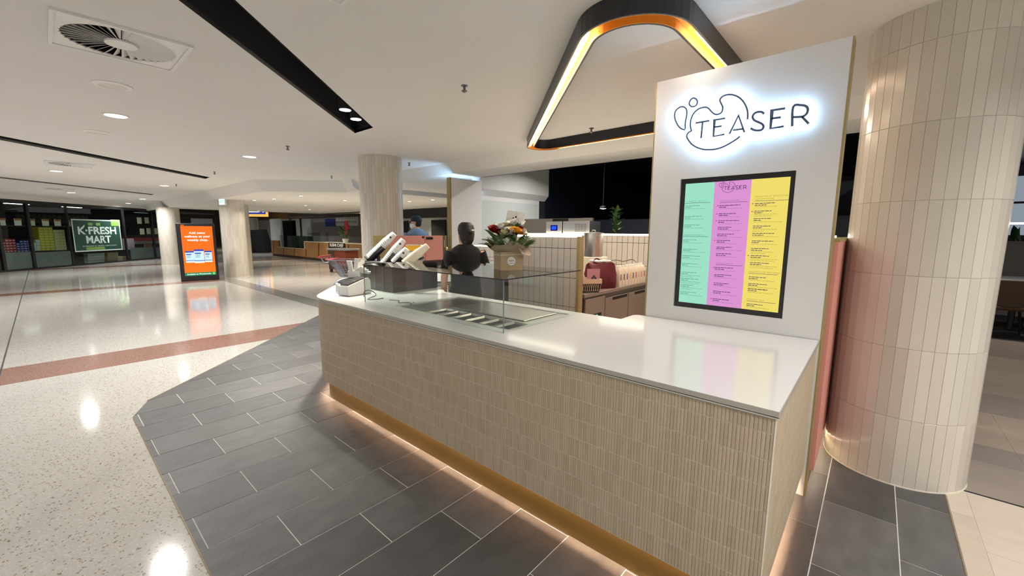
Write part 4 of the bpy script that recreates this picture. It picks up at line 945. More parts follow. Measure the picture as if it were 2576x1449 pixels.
bn = ['nearest of the row, touching the burgundy bag', 'second of the row, plain with a round cap', 'third of the row, purple stripe label', 'fourth of the row, yellow stripe label', 'fifth of the row, navy stripe label', 'sixth of the row, red stripe label', 'seventh of the row, pink stripe label', 'eighth of the row, orange stripe label', 'last of the row, red label beside the panel']
for i in range(9):
    t = thing('syrup_bottle', 'cream syrup bottle, '+bn[i], 'bottle', (-2.19-.002*i, 4.31+.083*i, ZW), R(0), 'cream syrup bottles in a row on the bench')
    MB().loft([[(-.045, -.036, 0), (.045, -.034, 0), (.045, .034, 0), (-.045, .034, 0)], [(-.045, -.036, .17), (.045, -.034, .17), (.045, .034, .17), (-.045, .034, .17)], [(-.022, -.02, .215), (.022, -.02, .215), (.022, .02, .215), (-.022, .02, .215)]]).build('bottle', 'milk_bottle', t, True)
    MB().lathe([(.02, .213), (.02, .235), (.001, .235)], n=14).build('cap', 'paper_white', t); MB().box(.0452, .0458, -.01, .012, .07, .14).build('label_stripe', lbl[i], t)
pc = spline([(-2.28, 4.25, ZW+.29), (-2.28, 4.45, ZW+.29), (-2.29, 4.65, ZW+.265), (-2.28, 4.85, ZW+.28), (-2.27, 4.97, ZW+.24)], 6)
tag(MB().tube(pc, .004, 6).build('scale_cable', 'black_satin', None, True), 'thin dark power cable arching over the syrup bottles', 'cable')
# appliances on the ledge behind the nib wall
ap = thing('steel_appliance', 'steel appliance with bright blue display on the rear ledge', 'appliance', (-3.72, 5.36, 1.585)); MB().bbox(-.16, .135, -.16, .16, 0, .18, .005).build('housing', 'steel', ap); MB().box(-.07, .055, -.164, -.159, .04, .125).build('display_frame', 'screen_navy', ap); MB().box(-.05, .035, -.166, -.163, .057, .108).build('display', 'screen_blue', ap)
a2 = thing('vented_appliance', 'steel appliance with side vents beside the blue display machine', 'appliance', (-3.33, 5.36, 1.585)); MB().bbox(-.24, .22, -.16, .16, 0, .18, .005).build('housing', 'steel', a2)
for i in range(5):
    for k in range(4): MB().box(-.02+.05*k, .02+.05*k, -.163, -.159, .03+.024*i, .044+.024*i).build('vent', 'steel_dark', a2)
gp = thing('grey_partition', 'low grey partition with black plate behind the ledge appliances', 'partition', (0, 0, 0)); MB().box(-5.6, -3.89, 6.6, 6.65, 0, 1.865).build('wall_panel', 'concrete', gp); MB().box(-4.76, -4.40, 6.59, 6.60, 1.77, 1.86).build('black_plate', 'black_matte', gp)
def plant(name, label, loc, h, spread, n, pot=True):
    t = thing(name, label, 'plant', loc)
    MB().lathe([(.12, 0), (.16, .30), (.15, .30), (.13, .28), (.001, .28)], n=20).build('pot', 'black_matte', t, True); MB().tube([(0, 0, .28), (.01, 0, .28+h*.5)], .012, 6).build('stem', 'leaf_dark', t)
    for i in range(n):
        o = link('leaf', LV[i % 2], t); a = 2.4*i; z = .35+h*(i/n); o.location = (.02*math.cos(a), .02*math.sin(a), z); o.rotation_euler = (random.uniform(-.4, .4), -R(random.uniform(5, 60)), a); o.scale = (spread, spread, spread)
plant('potted_plant', 'dark leafy plant in the unlit space behind the lit ledge', (-3.72, 7.2, 1.25), .42, 1.3, 34)
tag(MB().box(-4.2, -3.2, 7.0, 7.4, 0, 1.25).build('plant_shelf', 'dark_void', None), 'dark low wall carrying the leafy plant behind the ledge', 'shelf')
t = thing('void_lamp', 'single bright lamp glowing in the dark space above the stock pot', 'lamp', (-4.56, 8.18, 2.13)); MB().lathe([(.07, -.01), (.075, 0), (.075, .03), (.02, .06)], n=18).build('shade', 'steel_dark', t, True); MB().lathe([(.065, -.012), (.001, -.02)], n=18).build('bulb', 'lamp_disc', t); MB().tube([(0, 0, .05), (0, 0, 1.17)], .006, 6).build('cord', 'black_matte', t)
# ================================================================== people
def fuse(mb, name, m, parent, vox=.008, smooth=4):
    o = mb.build(name+'_raw', m); md = o.modifiers.new('r', 'REMESH'); md.mode = 'VOXEL'; md.voxel_size = vox; md.use_smooth_shade = True
    s_ = o.modifiers.new('s', 'SMOOTH'); s_.factor = .5; s_.iterations = smooth
    dg = bpy.context.evaluated_depsgraph_get(); dg.update(); me = bpy.data.meshes.new_from_object(o.evaluated_get(dg)); bpy.data.objects.remove(o)
    me.name = name
    if not me.materials: me.materials.append(M[m])
    me.polygons.foreach_set('use_smooth', [True]*len(me.polygons)); return link(name, me, parent)
def ell(cx, cy, z, rx, ry, n=20): return [(cx+rx*math.cos(2*math.pi*k/n), cy+ry*math.sin(2*math.pi*k/n), z) for k in range(n)]
def arm(mb, sh, el, wr, tip, g=0.):
    mb.tube([sh, Vector(sh).lerp(Vector(el), .5), el, Vector(el).lerp(Vector(wr), .35), wr], [.050+g, .045+g, .039+g, .037+g, .026+g], 12)
    return mb
def hand(mb, wr, d, side, palmn):
    d = Vector(d).normalized(); s_ = Vector(side).normalized(); wr = Vector(wr)
    pa = wr+d*.02; pb = wr+d*.085
    for k in (-1.5, -.5, .5, 1.5): mb.tube([wr+s_*k*.009, pa+s_*k*.016, pb+s_*k*.019], [.016, .015, .012], 8)
    for k, ln in ((-1.5, .060), (-.5, .074), (.5, .070), (1.5, .052)):
        b = pb+s_*k*.019; n_ = Vector(palmn)
        mb.tube([b, b+d*ln*.5+n_*.006, b+d*ln+n_*.022], [.0095, .0088, .0075], 8)
    b = wr+d*.03-s_*.024; mb.tube([b, b+d*.03-s_*.022+Vector(palmn)*.01, b+d*.058-s_*.026+Vector(palmn)*.018], [.013, .011, .009], 8)
def person(label, loc, rz, sc, shirt, pose):
    t = thing('person', label, 'person', loc, rz); t.scale = (sc, sc, sc)
    b = MB()
    b.loft([ell(0, 0, .84, .15, .105), ell(0, 0, .92, .165, .115), ell(0, 0, 1.03, .135, .095), ell(0, .0, 1.15, .14, .10), ell(0, 0, 1.27, .158, .11), ell(0, -.005, 1.37, .165, .092), ell(0, -.01, 1.425, .13, .07), ell(0, -.008, 1.455, .085, .058), ell(0, -.005, 1.475, .056, .052)])
    b.tube([(0, -.01, 1.40), (0, .0, 1.45), (0, .012, 1.50)], [.060, .052, .054], 14)
    hx, hy = pose.get('head', (0., 0.))
    Th = Matrix.Translation((0, .012, 1.47)) @ Matrix.Rotation(hx, 4, 'Z') @ Matrix.Rotation(hy, 4, 'X') @ Matrix.Translation((0, -.012, -1.47))
    b.loft([ell(0, .055, 1.462, .026, .030), ell(0, .042, 1.472, .045, .052), ell(0, .026, 1.50, .058, .074), ell(0, .016, 1.54, .066, .084), ell(0, .008, 1.58, .071, .090), ell(0, .0, 1.62, .071, .090), ell(0, -.004, 1.655, .058, .074), ell(0, -.004, 1.678, .032, .04)], T=Th)
    b.loft([[(-.006, .092, 1.572), (.006, .092, 1.572), (.004, .085, 1.572)], [(-.014, .112, 1.536), (.014, .112, 1.536), (0, .09, 1.53)]], T=Th)
    b.tube([Th @ Vector(p) for p in [(-.026, .098, 1.508), (0, .106, 1.508), (.026, .098, 1.508)]], [.006, .008, .006], 8)
    for s_ in (-1, 1): b.tube([Th @ Vector(p) for p in [(s_*.070, .0, 1.535), (s_*.080, -.006, 1.56), (s_*.074, -.002, 1.585)]], [.009, .012, .009], 8)
    for k in ('L', 'R'):
        a = pose[k]; arm(b, *a[:3], None); hand(b, a[2], a[3], a[4], a[5])
    for s_ in (-1, 1):
        b.tube([(s_*.085, 0, .90), (s_*.095, .01, .68), (s_*.095, .012, .48), (s_*.098, -.01, .30), (s_*.10, -.018, .09)], [.092, .078, .056, .052, .036], 14); b.tube([(s_*.10, -.04, .045), (s_*.102, .05, .045), (s_*.105, .14, .035)], [.04, .042, .03], 12)
    body = fuse(b, 'body', 'skin', t)
    c = MB(); g = .014
    c.loft([ell(0, 0, .86, .165+g, .118+g), ell(0, 0, .95, .165+g, .116+g), ell(0, 0, 1.05, .148+g, .106+g), ell(0, .0, 1.15, .15+g, .108+g), ell(0, 0, 1.27, .16+g, .112+g), ell(0, -.005, 1.37, .166+g, .094+g), ell(0, -.01, 1.425, .128+g, .070+g), ell(0, -.008, 1.452, .084+g, .056+g), ell(0, -.006, 1.468, .056+g, .05+g)])
    for k in ('L', 'R'):
        s0, e0 = Vector(pose[k][0]), Vector(pose[k][1]); c.tube([s0*.96+Vector((0, 0, .03)), s0, s0.lerp(e0, .45), s0.lerp(e0, .78)], [.045, .06, .061, .062], 14)
    fuse(c, 'shirt', shirt, t)
    l = MB(); l.loft([ell(0, 0, .80, .155, .115), ell(0, 0, .90, .172, .122), ell(0, 0, .97, .158, .11)])
    for s_ in (-1, 1): l.tube([(s_*.085, 0, .88), (s_*.095, .01, .68), (s_*.095, .012, .48), (s_*.098, -.01, .30), (s_*.10, -.018, .10)], [.10, .088, .07, .066, .06], 14)
    fuse(l, 'trousers', 'black_matte', t)
    for s_ in (-1, 1):
        q = MB(); q.loft([ell(s_*.102, .04, .004, .044, .12), ell(s_*.102, .04, .05, .046, .12), ell(s_*.102, .0, .09, .042, .07)]); q.build('shoe', 'black_satin', t, True)
        e = MB(); e.lathe([(.001, -.008), (.009, 0), (.001, .008)], n=10, T=Th @ Matrix.Translation((s_*.028, .092, 1.572))); e.build('eye', 'ink_dark', t, True)
    return t, Th
W = Vector((-3.345, 3.03, .0)); face = math.atan2(W.y, W.x)-math.pi/2
wo, Th = person('staff member in black T-shirt and dark pinned-up hair, back turned, behind the glass case', W, face+R(8), 1.0, 'black_cloth',
                {'head': (R(22), R(0)), 'L': ((-.165, -.005, 1.385), (-.235, -.05, 1.13), (-.235, .03, .93), (-.02, .12, -1), (.3, .95, 0), (.5, 0, 0)),
                 'R': ((.165, -.005, 1.385), (.245, .02, 1.14), (.255, .21, 1.10), (-.25, 1, -.15), (1, .2, 0), (0, 0, -.6))})
h = MB(); h.loft([ell(0, -.034, 1.435, .044, .030), ell(0, -.032, 1.475, .056, .046), ell(0, -.028, 1.51, .074, .074), ell(0, -.018, 1.57, .086, .092), ell(0, -.008, 1.625, .087, .104), ell(0, -.006, 1.672, .074, .094), ell(0, -.006, 1.702, .045, .058)], T=Th)
h.lathe([(.004, -.03), (.03, -.022), (.038, 0), (.03, .022), (.004, .03)], n=16, T=Th @ Matrix.Translation((0, -.085, 1.60)))
fuse(h, 'hair', 'hair', wo, .006, 3); q = MB(); q.bbox(-.02, .02, -.006, .006, -.008, .008, .003, Th @ Matrix.Translation((.02, -.118, 1.615))); q.build('hair_clip', 'steel', wo)
Mn = Vector((-6.88, 4.93, 0)); face = math.atan2(Mn.y, Mn.x)-math.pi/2
ma, Th = person('passer-by in navy cap, face mask and blue shirt behind the pink half wall', Mn, face+R(25), 1.13, 'blue_cloth',
                {'head': (R(50), R(-4)), 'L': ((-.165, -.005, 1.385), (-.23, .0, 1.12), (-.22, .08, .9), (0, .1, -1), (.3, .95, 0), (.5, 0, 0)),
                 'R': ((.165, -.005, 1.385), (.23, .0, 1.12), (.22, .08, .9), (0, .1, -1), (-.3, .95, 0), (-.5, 0, 0))})
h = MB(); h.loft([ell(0, -.01, 1.588, .079, .099), ell(0, -.008, 1.63, .078, .099), ell(0, -.006, 1.668, .066, .086), ell(0, -.004, 1.695, .03, .04)], T=Th); h.loft([[(-.06, .07, 1.592), (.06, .07, 1.592), (.045, .155, 1.578), (-.045, .155, 1.578)], [(-.06, .07, 1.60), (.06, .07, 1.60), (.045, .155, 1.586), (-.045, .155, 1.586)]], T=Th)
fuse(h, 'cap', 'navy_cap', ma, .006, 3)
h = MB(); h.loft([ell(0, -.018, 1.50, .052, .054), ell(0, -.014, 1.54, .069, .076), ell(0, -.010, 1.59, .074, .09)], T=Th); h.build('hair', 'hair', ma, True)
q = MB(); q.loft([ell(0, .048, 1.468, .038, .042), ell(0, .034, 1.50, .062, .080), ell(0, .028, 1.552, .068, .084)], T=Th, cap=False); q.build('face_mask', 'paper_white', ma, True); q = MB()
for s_ in (-1, 1): q.tube([Th @ Vector(p) for p in [(s_*.066, .03, 1.54), (s_*.081, -.01, 1.575), (s_*.066, .03, 1.51)]], .003, 6)
q.build('mask_loop', 'paper_white', ma); q = MB(); q.tube(ell(0, -.008, 1.432, .078, .072, 16), .011, 8, True); q.build('collar', 'blue_cloth', ma, True)

# ================================================================== advertising screen
A = atz(456.5, 709, 0); B = atz(552.5, 703.5, 0); dx = (B-A); wid = dx.length; dx.normalize(); nb = Vector((dx.y, -dx.x, 0))
if nb.dot(-A) < 0: nb = -nb
ad = thing('advertising_screen', 'black freestanding screen showing an orange advertisement beside a round column', 'digital sign', (A.x, A.y, 0), math.atan2(dx.y, dx.x))
HA = 1.81; yf = 0.0
MB().bbox(0, wid, 0, .14, 0, HA, .01).build('housing', 'black_satin', ad)
x0, x1, z0, z1 = .105, wid-.075, .17, HA-.085
MB().box(x0, x1, -.004, .001, z0+.10, z0+.52).build('advert_floor', 'ad_floor', ad); MB().box(x0, x1, -.004, .001, z0+.52, z1).build('advert_field', 'ad_orange', ad); MB().box(x0, x1, -.004, .001, z0, z0+.10).build('advert_strip', 'ad_green', ad)
xm = (x0+x1)/2
for i, s_ in enumerate(['Add some', 'wellness to your', 'weekly shop.']): text('advert_text', s_, (xm, -.0045, z1-.24-.11*i), XD, UP, .068, 'ad_white', ad, width=[.40, .64, .52][i]*(x1-x0)/.78, depth=.001, bold=.02)
text('advert_text', 'Available at Woolworths', (xm-.04, -.0045, z0+.03), XD, UP, .045, 'ad_white', ad, width=.60*(x1-x0)/.78, depth=.001, bold=.012)
MB().lathe([(.035, 0), (.035, .001)], n=18, T=Matrix.Translation((x1-.06, -.0045, z0+.05)) @ Matrix.Rotation(R(90), 4, 'X')).build('advert_emblem', 'ad_lime', ad)
MB().box(x0+.01, x0+.09, -.005, .0, z1+.012, z1+.04).build('status_light', 'ad_orange', ad)
for i, (u, w_, zt) in enumerate([(xm-.235, .215, z0+.78), (xm+.235, .19, z0+.78), (xm, .25, z0+.83)]):
    yy = -.0048-.0012*i; zb = z0+.42-(.02 if i == 2 else 0); hh = zt-zb
    MB().box(u-w_/2, u+w_/2, yy, yy+.001, zb+hh*.12, zt-hh*.13).build('jar_label', 'ad_pale', ad); MB().box(u-w_/2, u+w_/2, yy, yy+.001, zt-hh*.13, zt).build('jar_lid', 'ad_blue', ad); MB().box(u-w_/2, u+w_/2, yy, yy+.001, zb, zb+hh*.12).build('jar_foot', 'ad_white', ad)
    MB().box(u-w_*.42, u+w_*.2, yy-.0006, yy, zt-hh*.33, zt-hh*.25).build('jar_print', 'ad_blue', ad); MB().box(u-w_*.5, u+w_*.5, yy-.0006, yy, zb+hh*.14, zb+hh*.19).build('jar_band', 'ad_blue', ad)
    for k in range(3): MB().box(u-w_*.36, u+w_*.1, yy-.0006, yy, zt-hh*(.42+.08*k), zt-hh*(.40+.08*k)).build('jar_print', 'screen_navy', ad)
ex = thing('exit_sign', 'small lit exit sign on the round column above the orange screen', 'exit sign', at(560, 507, 13.6), R(25)); MB().bbox(-.14, .14, -.03, .03, -.12, .12, .006).build('housing', 'white_metal', ex); MB().box(-.02, .02, -.02, .02, .1, 2.622-at(560, 507, 13.6).z).build('hanger', 'white_metal', ex); MB().box(-.12, .12, -.034, -.03, -.1, .1).build('face', 'exit_white', ex); text('lettering', 'EXIT', (0, -.035, -.04), XD, UP, .08, 'ad_green', ex, width=.2, depth=.001)

# ================================================================== grocery front on the diagonal
G0 = atz(0, 685.8, 0); G1 = atz(407, 649.8, 0); gd_ = (G1-G0).normalized(); gb = Vector((gd_.y, -gd_.x, 0))
if gb.dot(G0) < 0: gb = -gb                                         # pointing into the shop
TG = Matrix((( gd_.x, gb.x, 0, G0.x), (gd_.y, gb.y, 0, G0.y), (0, 0, 1, 0), (0, 0, 0, 1))); TGi = TG.inverted()
def gp_(x, y, back=0.):
    r = _ray(x, y); p = G0+gb*back; k = (p-EYEV).dot(gb)/r.dot(gb); return TGi @ (EYEV+r*k)
def gbox(x0, y0, x1, y1, back, dep):
    a = gp_(x0, y1, back); b = gp_(x1, y1, back); c = gp_(x0, y0, back); d = gp_(x1, y0, back); return a.x, b.x, back, back+dep, (a.z+b.z)/2, (c.z+d.z)/2
HG = 2.70; wn = bpy.data.objects.new('window_1', None); COL.objects.link(wn); wn.matrix_world = TG; struct(wn)
def gchild(mb, name, m): return mb.build(name, m, wn)
gchild(MB().box(-9, 9.5, -.05, .06, HG-.10, HG+.02), 'header', 'black_satin'); gchild(MB().box(-9, 9.5, -.04, .05, 0, .06), 'sill', 'black_satin'); gchild(MB().box(-9, 9.5, -.06, .06, HG+.02, HC), 'bulkhead', 'soffit_paint')
mx_ = [gp_(x, y).x for x, y in [(13, 684), (88, 676), (184, 668.5), (322, 658), (392, 651.5)]]; mx_ = [-8.9, -5.6, -2.6] + mx_ + [9.4]
for i, x in enumerate(mx_):
    wdt = .05 if i in (3, 4, 7) else .022; gchild(MB().box(x-wdt, x+wdt, -.05, .05, .06, HG-.1), 'mullion', 'black_satin')
for a, b in zip(mx_, mx_[1:]): gchild(MB().box(a+.05, b-.05, -.006, .006, .06, HG-.1), 'glass_pane', 'shop_glass')
sh = bpy.data.objects.new('wall_grocery', None); COL.objects.link(sh); sh.matrix_world = TG; struct(sh)
MB().box(-9, 14, 3.2, 3.3, 0, 3).build('wall_face', 'shop_dark', sh); MB().box(-9, 14, .06, 3.2, HG-.02, HG+.03).build('shop_ceiling', 'shop_dark', sh); MB().box(-9.1, -9, .06, 3.3, 0, 3).build('wall_face', 'shop_dark', sh); MB().box(-9, 14, .08, 3.2, .001, .004).build('shop_floor', 'shop_dark', sh)
def gthing(name, m, rect, back, dep, label, cat, group=None):
    o = MB().bbox(*gbox(*rect, back, dep), .006).build(name, m, None); o.matrix_world = TG; return tag(o, label, cat, group)
def gtable(rect, label):
    a = gbox(*rect, .25, .7); o = MB().box(a[0], a[1], .25, .95, 0, a[5]).build('display_table', 'shop_shelf', None); o.matrix_world = TG; tag(o, label, 'table'); return a[5]
for r_, l in [((15, 634, 84, 678), 'grey poster film on the shop window under the red and blue cartons'), ((90, 633, 183, 672), 'grey poster film on the shop window under the yellow cartons'), ((331, 622, 390, 657), 'grey poster film on the shop window right of the grocery sign'), ((393, 622, 406, 652), 'narrow grey poster film next to the pale column')]:
    a = gbox(*r_, .012, .004); o = MB().box(a[0], a[1], .012, .016, .07, a[5]).build('window_film', 'poster_grey', None); o.matrix_world = TG; tag(o, l, 'poster')
gtable((10, 634, 82, 676), 'low display table under the red and blue cartons'); gtable((88, 632, 172, 670), 'low display table under the yellow cartons')
def cartons(px0, py0, px1, py1, nx, nz, m, label, grp, jag=0):
    a = gbox(px0, py0, px1, py1, .3, .3); w_ = (a[1]-a[0])/nx; h_ = (a[5]-a[4])/nz; me = MB().bbox(.004, w_-.004, 0, .3, .003, h_-.003, .004).mesh('carton', m); mk = MB().box(w_*.15, w_*.85, -.002, .0005, h_*.25, h_*.55).mesh('carton_print', 'carton_white')
    for i in range(nx):
        for j in range(nz-(jag if i == 0 else 0)):
            o = link('carton', me); o.matrix_world = TG @ Matrix.Translation((a[0]+w_*i, .3, a[4]+h_*j)); tag(o, label, 'carton', grp); o['label'] = '%s, %s row from the bottom, %s column' % (label, ORD[j].replace('outermost', 'first'), ORD[i].replace('outermost', 'first')); k = link('carton_print', mk, o)
cartons(8, 601, 43, 634.5, 4, 5, 'carton_red', 'red carton in the grocery', 'red cartons in the grocery window', 1)
cartons(43.5, 604, 80, 633.5, 4, 5, 'carton_blue', 'blue carton in the grocery', 'blue cartons in the grocery window', 1)
cartons(82, 603, 104, 631.5, 2, 4, 'carton_white', 'white carton in the grocery', 'white cartons in the grocery window', 1)
cartons(104, 571.5, 140, 630.5, 3, 9, 'carton_yellow', 'bright yellow carton in the grocery', 'bright yellow cartons in the grocery window')
cartons(141, 578, 169, 629.5, 2, 7, 'carton_pale', 'pale yellow carton in the grocery', 'pale yellow cartons in the grocery window')
for i, (a_, b_) in enumerate([(0, 15), (37, 55), (72, 89), (107, 124), (138, 154), (167, 182)]):
    o = gthing('price_card', 'paper_white', (a_, 549+i*.7, b_, 567+i*.4), .05, .004, 'hanging price card with orange head, number %s from the left edge' % ['one', 'two', 'three', 'four', 'five', 'six'][i], 'price card', 'orange headed price cards'); r_ = gbox(a_, 549+i*.7, b_, 554+i*.7, .046, .003); MB().box(*r_).build('orange_head', 'label_orange', o)
for i, (a_, b_, c_, d_) in enumerate([(346, 547, 357, 563), (365, 547, 375, 562), (353, 575, 364, 590), (370, 574, 380, 589), (388, 574, 397, 589), (399, 574, 406, 589)]):
    gthing('price_card', 'paper_cream', (a_, b_, c_, d_), .05, .004, 'plain pale paper card on the right window, %s' % ['upper left', 'upper right', 'lower first', 'lower second', 'lower third', 'lower last beside the column'][i], 'price card', 'plain paper cards')
gthing('shop_shelf_unit', 'shop_shelf', (0, 567, 183, 571), .5, .5, 'dark shelf edge running behind the price cards', 'shelf')
gthing('pink_carton', 'carton_pink', (317, 600, 340, 628), .3, .3, 'pink carton behind the window right of the grocery sign', 'carton')
gthing('brown_carton', 'cardboard', (273, 635, 299, 656), .3, .4, 'brown cardboard carton on the grocery floor below the sign', 'carton'); gthing('flat_carton', 'cardboard', (299, 645, 322, 656), .3, .4, 'flat pale carton beside the brown cardboard one', 'carton')
for i in range(4): gthing('rice_bag', 'carton_white', (221+i*.4, 637+i*6, 264, 642.5+i*6), .3, .4, 'white rice bag, %s of the pile below the grocery sign' % ['topmost', 'second', 'third', 'lowest'][i], 'bag', 'white rice bags')
gthing('dark_bags', 'shop_shelf', (186, 632, 213, 664), .4, .3, 'dark stacked sacks left of the white rice bags', 'sack'); gthing('red_fridge', 'carton_red', (345, 598, 404, 606), .6, .5, 'dim red shelf header behind the right grocery window', 'shelf'); gthing('dim_fridge', 'concrete', (341, 606, 404, 613), .6, .5, 'pale shelf edge under the dim red header', 'shelf'); gthing('orange_pack', 'label_orange', (370, 614, 383, 622), .4, .15, 'orange packet near the right end of the grocery', 'packet')
for i, (x, y) in enumerate([(42, 512.5), (181, 521), (355, 535)]):
    p = TG @ gp_(x, y, 1.); o = tag(MB().bbox(-.45, .45, -.06, .06, -.02, 0, .004).build('shop_light', 'light_panel' if i == 2 else 'lamp_small', None), ['strip lamp glowing inside the grocery at the far left', 'strip lamp glowing inside the grocery above the sign', 'dim strip lamp inside the grocery near the column'][i], 'lamp'); o.location = p; o.rotation_euler = (0, 0, math.atan2(gd_.y, gd_.x))
sg = thing('grocery_sign', 'green K-FRESH MART window decal with pale border', 'sign', (0, 0, 0)); sg.matrix_world = TG
a = gbox(189, 553, 309, 631, -.014, .006); sx0, sx1, sz0, sz1 = a[0], a[1], a[4], a[5]
MB().box(sx0, sx1, -.012, -.008, sz0, sz1).build('green_field', 'decal_green', sg)
b_ = .05; q = MB(); q.plate([[(sx0, sz0), (sx1, sz0), (sx1, sz1), (sx0, sz1)], [(sx0+b_, sz0+b_), (sx0+b_, sz1-b_), (sx1-b_, sz1-b_), (sx1-b_, sz0+b_)]], 0, .002); q.v = [(v[0], -.013-v[2], v[1]) for v in q.v]; q.build('border', 'decal_pale', sg)
W_ = sx1-sx0; H_ = sz1-sz0
text('lettering', 'K·FRESH', (sx0+W_*.5, -.0135, sz0+H_*.545), XD, UP, H_*.225, 'decal_pale', sg, width=W_*.80, depth=.0015, bold=.03); text('lettering', 'MART', (sx0+W_*.5, -.0135, sz0+H_*.26), XD, UP, H_*.225, 'decal_pale', sg, width=W_*.52, depth=.0015, bold=.03)
text('lettering', 'KOREAN & ASIAN GROCERY', (sx0+W_*.52, -.0135, sz0+H_*.145), XD, UP, H_*.04, 'decal_pale', sg, width=W_*.72, depth=.0015)
for u in (.36, .52): MB().box(sx0+W_*(u-.045), sx0+W_*(u+.045), -.0135, -.012, sz1-H_*.19, sz1-H_*.10).build('pale_patch', 'decal_leaf', sg)
MB().box(sx0+W_*.80, sx1+.03, -.0145, -.0125, sz1-H_*.19, sz1+.03).build('pale_patch', 'decal_leaf', sg); MB().box(sx0+W_*.22, sx0+W_*.60, -.0135, -.012, sz0+.06, sz0+H_*.13).build('pale_patch', 'decal_leaf', sg)
lf = MB(); lf.prism([(0, 0), (.05, .03), (.12, .11), (.14, .19), (.07, .16), (.015, .08)], 0, .001, Matrix(((1, 0, 0, sx0+W_*.19), (0, 0, -1, -.0145), (0, 1, 0, sz0+H_*.70), (0, 0, 0, 1)))); lf.build('leaf_mark', 'decal_pale', sg)

# ================================================================== sushi counter and the far mall
def yrect(x0, y0, x1, y1, Y): a = aty(x0, y1, Y); b = aty(x1, y1, Y); c = aty(x0, y0, Y); d = aty(x1, y0, Y); return a.x, b.x, (a.z+b.z)/2, (c.z+d.z)/2
def ybox(name, rect, Y, th, m, label=None, cat=None, parent=None, floor=False):
    r_ = yrect(*rect, Y); o = MB().box(r_[0], r_[1], Y, Y+th, 0 if floor else r_[2], min(r_[3], 2.6)).build(name, m, parent)
    return tag(o, label, cat) if label else o
YS_ = 9.75
su = thing('sushi_counter', 'long herringbone wood sushi counter far behind the cup stacks', 'counter', (0, 0, 0))
xa, xb = aty(684, 645, YS_).x, -11.5
q = MB(); q.prism([(xa, .14), (xb, .14), (xb, .99), (aty(768, 640, YS_).x, .99), (aty(768, 640, YS_).x, .60), (aty(702, 640, YS_).x, .60), (aty(702, 640, YS_).x, .99), (xa, .99)], YS_, YS_+.12, Matrix(((1, 0, 0, 0), (0, 0, 1, 0), (0, 1, 0, 0), (0, 0, 0, 1)))); q.build('front', 'wood_oak', su)
MB().box(xa+.1, xb, YS_+.03, YS_+.6, 0, .14).build('plinth', 'wood_dark', su)
xg0, xg1 = aty(702, 640, YS_).x, aty(768, 640, YS_).x
MB().box(xg1, xb, YS_-.02, YS_+.6, .99, 1.02).build('top', 'paper_cream', su); MB().box(xg0-.02, xg1+.02, YS_-.02, YS_+.1, .58, .60).build('ledge', 'paper_cream', su); MB().box(xg1-.02, xg1+.03, YS_-.03, YS_-.01, .58, 1.02).build('return_trim', 'paper_cream', su)
for u, v in ((xg0+.1, (xg0+xg1)/2-.05), ((xg0+xg1)/2+.05, xg1-.1), (xg1+.3, xg1+1.9)): MB().box(u, v, YS_+.06, YS_+.5, .61 if v < xg1 else 1.02, 1.32 if v < xg1 else 1.5).build('glass_cabinet', 'shop_glass', su)
MB().box(xg0+.1, xg1-.1, YS_+.5, YS_+.55, .61, 1.28).build('cabinet_back', 'poster_grey', su)
for i in range(40):                                                # chevron boards on the front
    x = xa+.05+i*.27
    if x > xb-.3: break
    zt = .58 if xg0-.2 < x < xg1 else .97
    q = MB(); q.add([(x, YS_-.006, .16), (x+.12, YS_-.006, .16), (x+.25, YS_-.006, zt-.02), (x+.13, YS_-.006, zt-.02), (x, YS_+.002, .16), (x+.12, YS_+.002, .16), (x+.25, YS_+.002, zt-.02), (x+.13, YS_+.002, zt-.02)], [(0, 1, 2, 3), (7, 6, 5, 4), (0, 4, 5, 1), (1, 5, 6, 2), (2, 6, 7, 3), (3, 7, 4, 0)]); q.build('board', ['wood_oak', 'mahogany', 'wood_oak'][i % 3] if i % 6 == 1 else 'wood_oak', su)
r_ = yrect(827, 611, 868, 628, YS_-.03); MB().box(r_[0], r_[1], YS_-.03, YS_-.01, r_[2], r_[3]).build('name_board', 'black_satin', su); text('lettering', 'SUSHI CHEF', ((r_[0]+r_[1])/2, YS_-.032, (r_[2]+r_[3])/2-.02), XD, UP, .15, 'paper_white', su, width=(r_[1]-r_[0])*.84, depth=.002, bold=.02)
ybox('kitchen_wall', (600, 500, 1130, 650), 14.2, .1, 'concrete', 'grey kitchen wall behind the sushi counter', 'wall', floor=True)
for rect, Y, m, l, c in [((737, 541, 783, 595), 14.115, 'frosted', 'pale gridded window panel behind the sushi counter', 'window panel'), ((712, 555, 748, 625), 14.115, 'black_matte', 'tall dark fridge behind the sushi counter', 'fridge'), ((845, 543, 900, 568), 14.115, 'paper_white', 'white menu board above the sushi counter', 'menu board'), ((818, 550, 845, 570), 14.115, 'carton_blue', 'blue lit poster over the sushi counter', 'poster'), ((711, 542, 726, 558), 14.115, 'paper_white', 'small white notice beside the dark fridge', 'notice'), ((700, 565, 711, 580), 14.115, 'poster_grey', 'grey louvre panel left of the dark fridge', 'panel')]:
    ybox('kitchen_item', rect, Y, .08, m, l, c)
for x in (758, 0):
    if x: ybox('window_bar', (756, 541, 760, 595), 14.09, .025, 'black_satin', 'black upright bar across the pale gridded panel', 'bar')
mbz = yrect(845, 543, 900, 568, 14.10)
q = MB()
for i in range(14):
    for j in range(2):
        x = mbz[0]+(mbz[1]-mbz[0])*(i+.3)/14.5; z = mbz[3]-.08-j*.24; q.box(x, x+.05, 14.105, 14.116, z-.17, z)
q.build('menu_print', 'ink_dark', [o for o in COL.objects if o.name.startswith('kitchen_item') and o['label'].startswith('white menu')][0])
